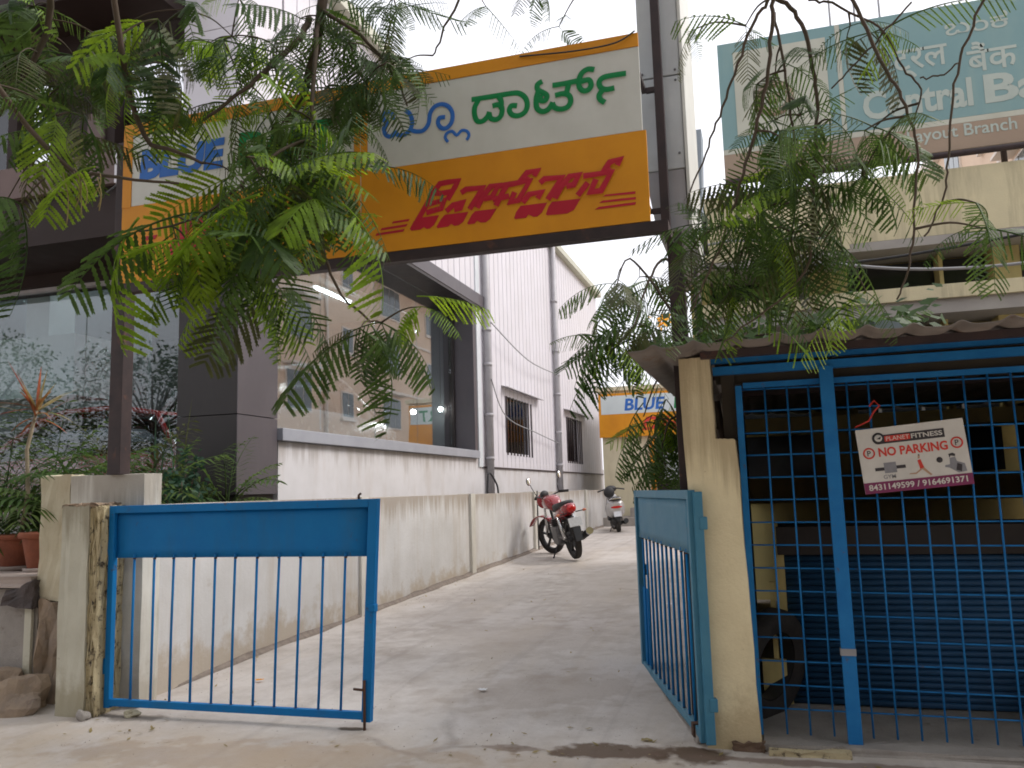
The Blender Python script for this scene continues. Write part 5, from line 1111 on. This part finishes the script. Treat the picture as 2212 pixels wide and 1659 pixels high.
# ------------------------------------------------------------------ feathery trees
def frond_mesh(name, seed, npair, droop, pdroop, nleaf, plen=.30, m='leaf', sweep_=.55, wleaf=.022):
    r = random.Random(seed); b = MB(); n = 18; d = Vector((1, 0, 0)); p = Vector((0, 0, 0)); pts = [p.copy()]; ds = [d.copy()]; side_b = r.uniform(-.3, .3)
    for i in range(n):
        d = (d+Vector((0, side_b/n, -droop/n))).normalized(); p = p+d/n; pts.append(p.copy()); ds.append(d.copy())
    b.tube(pts, [.009*(1-.75*i/n) for i in range(n+1)], 4, cap=False)
    for k in range(npair):
        t_ = .16+.82*k/(npair-1); fi = t_*n; i = min(n-1, int(fi)); base = pts[i].lerp(pts[i+1], fi-i); tg = ds[i]
        L = plen*(.55+.5*math.sin(math.pi*min(1, .18+t_*.72)))*r.uniform(.9, 1.08)
        if t_ > .85: L *= 1-(t_-.85)*2.2
        for s in (-1, 1):
            if r.random() < .07: continue
            L_ = L*(r.uniform(.4, .8) if r.random() < .08 else 1)
            side = Vector((-tg.y, tg.x, 0)).normalized()*s; up = tg.cross(side).normalized()*s
            dd = (tg*sweep_+side*math.cos(pdroop)-up*math.sin(pdroop)*1.0+Vector((r.uniform(-.08, .08), r.uniform(-.08, .08), r.uniform(-.08, .08)))).normalized()
            q = base.copy(); ps = [q.copy()]; dl = [dd.copy()]
            for j in range(nleaf):
                dd = (dd+Vector((0, 0, -.35/nleaf))).normalized(); q = q+dd*L_/nleaf; ps.append(q.copy()); dl.append(dd.copy())
            wv = up*.0016
            b.add([ps[0]-wv, ps[-1]-wv*.3, ps[-1]+wv*.3, ps[0]+wv], [(0, 1, 2, 3)])
            for j in range(nleaf):
                w0, w1 = ps[j].copy(), ps[j+1].copy(); sv = dl[j].cross(up).normalized()*wleaf*.36*(plen/.30)*(1 if j < nleaf-2 else .6); b.add([w0-sv, w1-sv*.9, w1+sv*.9, w0+sv], [(0, 1, 2, 3)])
            for j in range(1, nleaf+1):
                t2 = j/nleaf; ll = wleaf*(1-.5*abs(t2-.45))*(plen/.30); pd = dl[j]; ps_ = pd.cross(up).normalized()
                for s2 in (-1, 1):
                    ldir = (ps_*s2+pd*.45+up*r.uniform(-.25, .15)).normalized(); wl = pd*(L/nleaf)*.62
                    e = ps[j]+ldir*ll; mid = ps[j]+ldir*ll*.5
                    b.add([ps[j], mid-wl, e, mid+wl], [(0, 1, 2, 3)])
    me = b.mesh(name); me.materials.append(M[m]); return me
FR = {}
for key in ('leaf', 'leaf_young', 'leaf_olive'):
    FR[key] = [frond_mesh('frond', 1, 13, .9, .55, 10, .34, key), frond_mesh('frond', 2, 14, 1.4, .85, 10, .32, key), frond_mesh('frond', 3, 12, .5, .35, 10, .36, key, .6, .024), frond_mesh('frond', 4, 15, 1.1, 1.05, 9, .30, key), frond_mesh('frond', 5, 12, 1.8, .7, 10, .34, key, .5, .026)]
FINE = {k: [frond_mesh('frond', 11, 15, .8, .5, 12, .27, k, .55, .0135), frond_mesh('frond', 12, 17, 1.3, .8, 11, .25, k, .6, .013), frond_mesh('frond', 13, 13, 1.0, .3, 12, .30, k, .5, .015), frond_mesh('frond', 14, 12, .4, .9, 11, .26, k, .7, .014)] for k in ('leaf', 'leaf_young', 'leaf_olive')}
def place_frond(t, p, d, L, key, r, roll=None, fine=False):
    me = r.choice((FINE if fine else FR)[key]); o = link(bpy.data.objects.new('frond', me)); x = Vector(d).normalized(); z = Vector((0, 0, 1)); z = z-x*z.dot(x)
    if z.length < .1: z = Vector((0, -1, .2)); z = z-x*z.dot(x)
    z.normalize(); y = z.cross(x); q = Matrix((x, y, z)).transposed().to_quaternion(); q = q @ Quaternion((1, 0, 0), r.gauss(0, .45) if roll is None else roll)
    o.parent = t; o.location = Vector(p)-worldloc(t); o.rotation_mode = 'QUATERNION'; o.rotation_quaternion = q; o.scale = (L, L, L*r.choice((1, 1, .9)))
    return o
def branch(t, pts, r0, r1, name='branch', m='twig', wob=.0, seed=0):
    P_ = smooth3([Vector(p) for p in pts], 5); r = random.Random(seed); n = len(P_)
    for i in range(1, n-1): P_[i] = P_[i]+Vector((r.uniform(-wob, wob), r.uniform(-wob, wob), r.uniform(-wob, wob)))
    MB().tube(P_, [r0+(r1-r0)*i/(n-1) for i in range(n)], 7).build(name, m, t); return P_
def tips(t, nodes, regions, seed, twig_m='twig'):
    r = random.Random(seed)
    for (x0, x1, y0, y1, Ya, Yb, nt_, nf, L, lit_share) in regions:
        for k in range(nt_):
            p = at(r.uniform(x0, x1), r.uniform(y0, y1), Y=r.uniform(Ya, Yb))
            best = min(nodes, key=lambda q: (q-p).length+max(0, p.z-q.z)*.6)
            if (best-p).length > .05:
                mid = best.lerp(p, .55)+Vector((0, 0, .10*(best-p).length)); branch(t, [best, mid, p], .006, .003, 'twig', twig_m)
            if (best-p).length < 2.2: nodes.append(p)
            az0 = r.uniform(0, 6.28)
            for j in range(nf):
                az = az0+j*2.4+r.uniform(-.5, .5); el = r.uniform(-.9, .35); d = Vector((math.cos(az)*math.cos(el), math.sin(az)*math.cos(el)*.7, math.sin(el)))
                key = 'leaf_young' if r.random() < lit_share else ('leaf_olive' if r.random() < .15 else 'leaf'); fine = r.random() < (.85 if L < .345 else .5); place_frond(t, p, d, L*(1.3 if fine else 1.2)*r.uniform(.6, 1.25), key, r, None, fine)
# tree on the left: trunk outside the picture, limbs reach over the gate
ta = thing('feathery_tree', 'leafy feathery tree reaching over the left half of the signboard', 'tree', (-4.1, 1.6, -.05))
branch(ta, [(-4.1, 1.6, -.1), (-4.05, 1.65, 1.2), (-3.95, 1.75, 2.6), (-3.8, 1.9, 3.7)], .15, .10, 'trunk', 'bark', .008, 1)
nodesA = []
for i, (pts, r0, r1) in enumerate([
    ([(-3.8, 1.9, 3.7), (-3.4, 2.6, 4.6), (-2.9, 3.4, 5.2), (-2.3, 4.0, 5.15), at(695, -5, Y=4.2), at(668, 156, Y=4.25), at(640, 240, Y=4.3), at(617, 264, Y=4.32)], .055, .014),
    ([(-3.4, 2.6, 4.6), (-3.6, 3.2, 4.75), at(109, 10, Y=3.7), at(68, 137, Y=3.75), at(-10, 260, Y=3.8)], .03, .012),
    ([at(668, 40, Y=4.22), at(646, 85, Y=4.1), at(585, 140, Y=4.0), at(525, 195, Y=3.9), at(440, 260, Y=3.8)], .022, .008),
    ([at(690, 30, Y=4.22), at(678, 160, Y=4.0), at(671, 324, Y=3.85), at(690, 470, Y=3.8), at(705, 560, Y=3.8), at(740, 640, Y=3.85), at(800, 695, Y=3.9)], .014, .006),
    ([(-3.4, 2.6, 4.6), (-3.1, 3.1, 4.5), at(294, 253, Y=3.6), at(376, 325, Y=3.6), at(444, 352, Y=3.6)], .022, .007),
    ([(-3.8, 1.9, 3.7), (-3.7, 2.6, 3.9), at(110, 330, Y=3.3), at(222, 379, Y=3.35), at(386, 396, Y=3.4)], .02, .006),
    ([at(671, 300, Y=3.86), at(600, 330, Y=3.6), at(520, 400, Y=3.5), at(430, 470, Y=3.4), at(300, 500, Y=3.35)], .010, .005),
    ([at(690, 20, Y=4.2), at(780, 80, Y=4.25), at(850, 160, Y=4.35), at(880, 230, Y=4.4)], .014, .005),
    ([at(700, -10, Y=4.2), at(850, -40, Y=4.4), at(990, -30, Y=4.6), at(960, 60, Y=4.6), at(935, 120, Y=4.6)], .014, .005),
    ([at(990, -30, Y=4.6), at(1150, -50, Y=4.9), at(1340, -40, Y=5.0)], .012, .005),
    ([at(520, 390, Y=3.5), at(560, 520, Y=3.6), at(590, 640, Y=3.75)], .008, .004)]):
    nodesA += branch(ta, pts, r0, r1, 'branch', 'twig', .006, i+3)[8:]
tips(ta, nodesA, [
    (0, 230, -20, 200, 3.3, 4.0, 6, 4, .42, .12), (180, 420, -20, 200, 3.4, 4.1, 10, 4, .42, .18), (380, 620, -10, 130, 3.8, 4.4, 6, 4, .36, .15), (600, 880, -10, 150, 4.0, 4.5, 14, 4, .32, .02), (60, 250, 150, 310, 3.4, 4.0, 7, 4, .38, .05),
    (450, 640, 110, 240, 3.7, 4.2, 6, 4, .36, .2), (640, 900, 90, 210, 4.1, 4.5, 7, 4, .32, .02), (440, 640, 280, 430, 3.3, 3.8, 6, 4, .40, .3), (640, 760, 300, 460, 3.5, 4.0, 2, 4, .36, .1), (540, 740, 210, 330, 3.6, 4.0, 4, 4, .36, .15), (620, 880, 120, 230, 4.1, 4.5, 4, 4, .32, .02), (560, 740, 280, 400, 3.5, 4.0, 4, 4, .40, .2), (740, 800, 210, 250, 4.1, 4.5, 1, 3, .3, .02),
    (300, 430, 470, 570, 3.2, 3.5, 3, 3, .42, .75), (430, 620, 490, 600, 3.3, 3.8, 4, 4, .42, .2), (600, 720, 420, 520, 3.5, 3.9, 3, 3, .40, .3),
    (720, 850, 640, 720, 3.7, 4.0, 2, 4, .38, .1), (560, 680, 640, 700, 3.6, 3.9, 2, 3, .40, .05), (890, 960, 640, 680, 3.8, 4.0, 1, 3, .36, .4), (0, 60, 380, 470, 3.3, 3.6, 2, 2, .42, 0), (960, 1340, -30, 60, 4.6, 5.2, 4, 3, .25, 0)], 7)
r = random.Random(8)
# single fronds that stand out
for (a, b_, Y, key) in [((740, 440), (885, 640), 3.3, 'leaf_young'), ((205, 360), (70, 440), 3.2, 'leaf_young'), ((300, 470), (165, 690), 3.2, 'leaf_young'), ((560, 420), (350, 560), 3.2, 'leaf_young'), ((830, 700), (960, 810), 3.7, 'leaf'), ((800, 700), (900, 900), 3.6, 'leaf'), ((780, 720), (600, 850), 3.6, 'leaf'), ((790, 720), (760, 900), 3.65, 'leaf'), ((600, 640), (590, 780), 3.6, 'leaf'), ((900, 640), (1040, 690), 3.8, 'leaf_young'), ((470, 100), (410, 90), 3.6, 'leaf_young'), ((0, 440), (75, 560), 3.2, 'leaf'), ((420, 520), (300, 560), 3.2, 'leaf_young'), ((800, 360), (960, 400), 4.0, 'leaf')]:
    A, B = at(*a, Y=Y), at(*b_, Y=Y+.05); dv = B-A; place_frond(ta, A, dv+Vector((0, 0, dv.length*.35)), dv.length*1.12, key, r, r.uniform(-.3, .3))
b = MB()
for k in range(9):
    x = r.uniform(85, 230); p0 = at(x, r.uniform(360, 410), Y=3.25); p1 = at(x+r.uniform(-25, 25), r.uniform(420, 500), Y=3.25); b = MB().tube(smooth3([p0, p0.lerp(p1, .5)+Vector((.02, 0, 0)), p1], 4), .0025, 4); b.build('flower_stalk', 'leaf_dry', ta)

# tree on the right: drooping branches in front of the bank
tb = thing('feathery_tree', 'drooping feathery tree whose bare branches hang before the bank billboard', 'tree', (2.2, 1.4, -.05))
branch(tb, [(2.2, 1.4, -.1), (2.15, 1.5, 1.4), (2.0, 1.7, 2.9), (1.75, 2.0, 4.0)], .16, .10, 'trunk', 'bark', .008, 2)
def c3(pts, Y): return [at(1404+.4557*x, .4557*y, Y=Y) for x, y in pts]
nodesB = []
top = at(1664, -20, Y=3.7)
branch(tb, [(1.75, 2.0, 4.0), (1.2, 2.7, 4.5), (.6, 3.3, 4.2), top], .06, .018, 'branch', 'twig', .006, 9)
for i, (pl_, Y, r0) in enumerate([([(575, -40), (560, 10), (480, 130), (400, 350), (330, 550), (260, 730), (190, 910)], 3.7, .012), ([(575, -40), (580, 0), (575, 150), (540, 450), (470, 730), (400, 960), (340, 1150), (250, 1350), (190, 1480)], 3.75, .015),
     ([(575, -40), (610, 0), (700, 80), (770, 300), (790, 480), (785, 700), (770, 1100), (735, 1280), (600, 1430), (350, 1620)], 3.8, .016), ([(590, 60), (640, 330), (670, 550), (690, 900), (660, 1200)], 3.9, .010),
     ([(575, -40), (780, -60), (960, 0), (1070, 250), (1160, 400), (1240, 580), (1265, 760), (1240, 1150), (1230, 1280), (1170, 1420)], 3.6, .013), ([(1700, -80), (1590, 0), (1490, 220), (1440, 450), (1410, 750), (1400, 920), (1300, 1120)], 3.4, .008),
     ([(750, 0), (860, 20), (1090, 130), (1200, 320), (1280, 420), (1255, 560)], 3.7, .008), ([(1240, 10), (1090, 180), (960, 320), (860, 420)], 3.7, .006), ([(1280, 370), (1380, 360), (1460, 300)], 3.6, .005)]):
    P_ = branch(tb, c3(pl_, Y), r0*.75, .0035, 'branch', 'twig', .006, i+40); nodesB += P_[3:]
branch(tb, [(1.2, 2.7, 4.5), (1.5, 3.0, 4.6), at(1404+.4557*1700, -40, Y=3.4)], .03, .012, 'branch', 'twig')
tips(tb, nodesB, [
    (1580, 1760, 40, 200, 3.8, 4.3, 5, 3, .27, .0), (1820, 1930, 30, 120, 3.6, 4.0, 3, 3, .28, .1), (1620, 1800, 230, 380, 3.7, 4.2, 7, 4, .31, .05), (1850, 1930, 190, 290, 3.6, 4.0, 3, 3, .27, 0), (1600, 1880, 340, 500, 3.7, 4.2, 9, 4, .32, .08), (1490, 1680, 420, 560, 3.9, 4.3, 7, 3, .33, .03),
    (1660, 1880, 480, 640, 3.8, 4.2, 6, 4, .31, .08), (1480, 1640, 580, 660, 4.0, 4.3, 4, 3, .33, .05), (1490, 1540, 20, 160, 4.2, 4.6, 1, 3, .2, 0), (2060, 2210, 400, 500, 3.2, 3.6, 2, 3, .28, .3)], 17)
# vine foliage lying on the roof sheet
vn = thing('roof_creeper', 'broad green creeper sprawling over the corrugated roof sheet', 'plant', (.4, 5.0, 2.2)); r = random.Random(4)
bmv = MB().tube(smooth3([Vector((-.45, 4.9, 2.2)), Vector((.0, 5.0, 2.26)), Vector((.5, 5.1, 2.22)), Vector((1.0, 5.2, 2.24))], 5), .008, 6).build('stem', 'twig', vn)
lv = MB()
for k in range(520):
    p = Vector((r.uniform(-.5, .95), r.uniform(4.6, 5.6), 2.18+abs(r.gauss(0, .11)))); d = Vector((r.gauss(0, 1), r.gauss(0, 1), r.gauss(0, .5))).normalized(); s = d.orthogonal().normalized(); L = r.uniform(.05, .10)
    lv.add([p, p+d*L*.35-s*L*.3, p+d*L, p+d*L*.35+s*L*.3], [(0, 1, 2, 3)])
o = lv.build('foliage', 'leaf', vn, recalc=False); o['kind'] = 'stuff'
for k in range(16): place_frond(vn, (r.uniform(-.5, .9), r.uniform(4.7, 5.5), 2.2+r.uniform(0, .15)), (r.uniform(-1, 1), r.uniform(-1, .4), r.uniform(0, .8)), r.uniform(.25, .4), 'leaf', r)
tag(MB().hexa([(.62, 4.75, 2.18), (.75, 4.70, 2.17), (.75, 4.85, 2.17), (.62, 4.9, 2.18)], [(.60, 4.77, 2.27), (.72, 4.72, 2.22), (.72, 4.86, 2.22), (.60, 4.92, 2.27)]).build('plastic_packet', 'grey_metal'), 'grey plastic packet lying on the corrugated roof among the creeper', 'litter')

# small tree behind the open gate leaf
tc_ = thing('feathery_tree', 'small feathery tree leaning over the drive behind the teal gate leaf', 'tree', (-.25, 7.9, .1))
branch(tc_, [(-.25, 7.9, 0), (-.3, 7.8, 1.3), (-.42, 7.6, 2.4), (-.5, 7.5, 3.1)], .06, .035, 'trunk', 'bark', .006, 3)
nodesC = []
for i, pts in enumerate([[(-.42, 7.6, 2.4), at(1430, 640, Y=7.3), at(1360, 560, Y=7.1), at(1330, 620, Y=7.0)], [(-.5, 7.5, 3.1), at(1440, 560, Y=7.2), at(1400, 610, Y=6.9), at(1370, 700, Y=6.7), at(1310, 770, Y=6.5)], [(-.4, 7.6, 2.3), at(1460, 760, Y=7.2), at(1420, 820, Y=7.0), at(1390, 900, Y=6.9)], [(-.35, 7.7, 1.9), at(1460, 900, Y=7.3), at(1430, 960, Y=7.1)]]):
    nodesC += branch(tc_, pts, .016, .005, 'branch', 'twig', .006, i+70)
tips(tc_, nodesC, [(1310, 1420, 500, 640, 6.8, 7.6, 5, 3, .48, .0), (1280, 1400, 650, 750, 6.4, 7.2, 4, 4, .52, .08), (1390, 1460, 640, 780, 6.8, 7.6, 4, 4, .48, .05), (1380, 1460, 790, 920, 6.7, 7.4, 4, 3, .5, .1), (1430, 1470, 950, 1030, 7.0, 7.6, 3, 4, .45, .05)], 27)
r = random.Random(12)
for (a, b_, Y) in [((1360, 690), (1205, 790), 6.4), ((1370, 730), (1215, 850), 6.45), ((1400, 620), (1290, 700), 6.6), ((1390, 870), (1320, 1000), 6.4), ((1420, 900), (1370, 1030), 6.5)]:
    A, B = at(*a, Y=Y), at(*b_, Y=Y+.05); dv = B-A; place_frond(tc_, A, dv+Vector((0, 0, dv.length*.35)), dv.length*1.15, 'leaf', r, r.uniform(-.3, .3))
fl = MB(); p = at(1434, 692, Y=6.6)
for k in range(40):
    c = p+Vector((r.gauss(0, .035), r.gauss(0, .03), r.gauss(0, .03))); d = Vector((r.gauss(0, 1), r.gauss(0, 1), r.gauss(0, 1))).normalized(); s = d.orthogonal().normalized()*.013; fl.add([c, c+d*.013-s, c+d*.03, c+d*.013+s], [(0, 1, 2, 3)])
fl.build('blossom', 'flower', tc_, recalc=False)

# street trees on the far pavement behind the viewer: mirrored in the showroom glass
for i, (x, y, h, lab) in enumerate([(-24.5, -6, 7.6, 'street tree across the road far beyond the terrace'), (-18.5, -7, 7.2, 'round street tree across the road near the terrace side'), (-31, -7.5, 8, 'large street tree at the far end of the row across the road'), (-6.5, -7, 8.5, 'tall street tree across the road opposite the gate'), (3.5, -6.5, 8, 'street tree across the road opposite the kiosk')]):
    t = thing('street_tree', lab, 'tree', (x, y, -.1)); r = random.Random(90+i)
    branch(t, [(x, y, -.2), (x+.1, y, h*.3), (x, y+.1, h*.55)], .17, .09, 'trunk', 'bark'); lf = MB()
    cl = []
    for k in range(46):
        a = Vector((r.gauss(0, 1), r.gauss(0, 1), r.gauss(0, .7))).normalized()*(r.random()**.35); cl.append((Vector((x+a.x*3.0, y+a.y*2.5, h*.62+a.z*h*.34)), r.uniform(.45, .95)))
    for c, R0 in cl:
        MB().tube([Vector((x, y+.1, h*.5)), Vector((x, y, h*.5)).lerp(c, .6)+Vector((0, 0, .15)), c], [.04, .02, .008], 5).build('limb', 'bark', t)
        for k in range(170):
            a = Vector((r.gauss(0, 1), r.gauss(0, 1), r.gauss(0, .8))).normalized()*(r.random()**.45)*R0; p = c+a; d = (a.normalized()+Vector((r.gauss(0, .6), r.gauss(0, .6), r.gauss(0, .6)-.3))).normalized(); q = d.orthogonal().normalized(); L = r.uniform(.07, .16)
            lf.add([p, p+d*L*.5-q*L*.3, p+d*L, p+d*L*.5+q*L*.3], [(0, 1, 2, 3)])
    o = lf.build('crown', 'leaf', t, recalc=False); o['kind'] = 'stuff'

# high crowns of the two near trees, above the picture: they shade the gateway
for t, (cx, cy, cz), (rx, ry, rz), n_, sd in ((ta, (-4.6, .2, 6.9), (3.6, 2.9, 1.3), 5200, 61), (tb, (2.2, -.2, 6.4), (3.4, 2.9, 1.3), 5000, 62)):
    r = random.Random(sd); lf = MB(); base = Vector((-3.8, 1.9, 3.7)) if t is ta else Vector((1.75, 2.0, 4.0))
    for k in range(7): branch(t, [base, base.lerp(Vector((cx, cy, cz)), .5), (cx+r.uniform(-.7, .7)*rx, cy+r.uniform(-.7, .7)*ry, cz+r.uniform(-.3, .4)*rz)], .05, .012, 'branch', 'bark')
    for k in range(n_):
        a = Vector((r.gauss(0, 1), r.gauss(0, 1), r.gauss(0, 1))).normalized()*(r.random()**.4); p = Vector((cx+a.x*rx, cy+a.y*ry, cz+a.z*rz)); d = Vector((r.gauss(0, 1), r.gauss(0, 1), r.gauss(0, .5))).normalized(); q = d.orthogonal().normalized(); L = r.uniform(.14, .30)
        lf.add([p, p+d*L*.5-q*L*.28, p+d*L, p+d*L*.5+q*L*.28], [(0, 1, 2, 3)])
    o = lf.build('crown', 'leaf', t, recalc=False); o['kind'] = 'stuff'
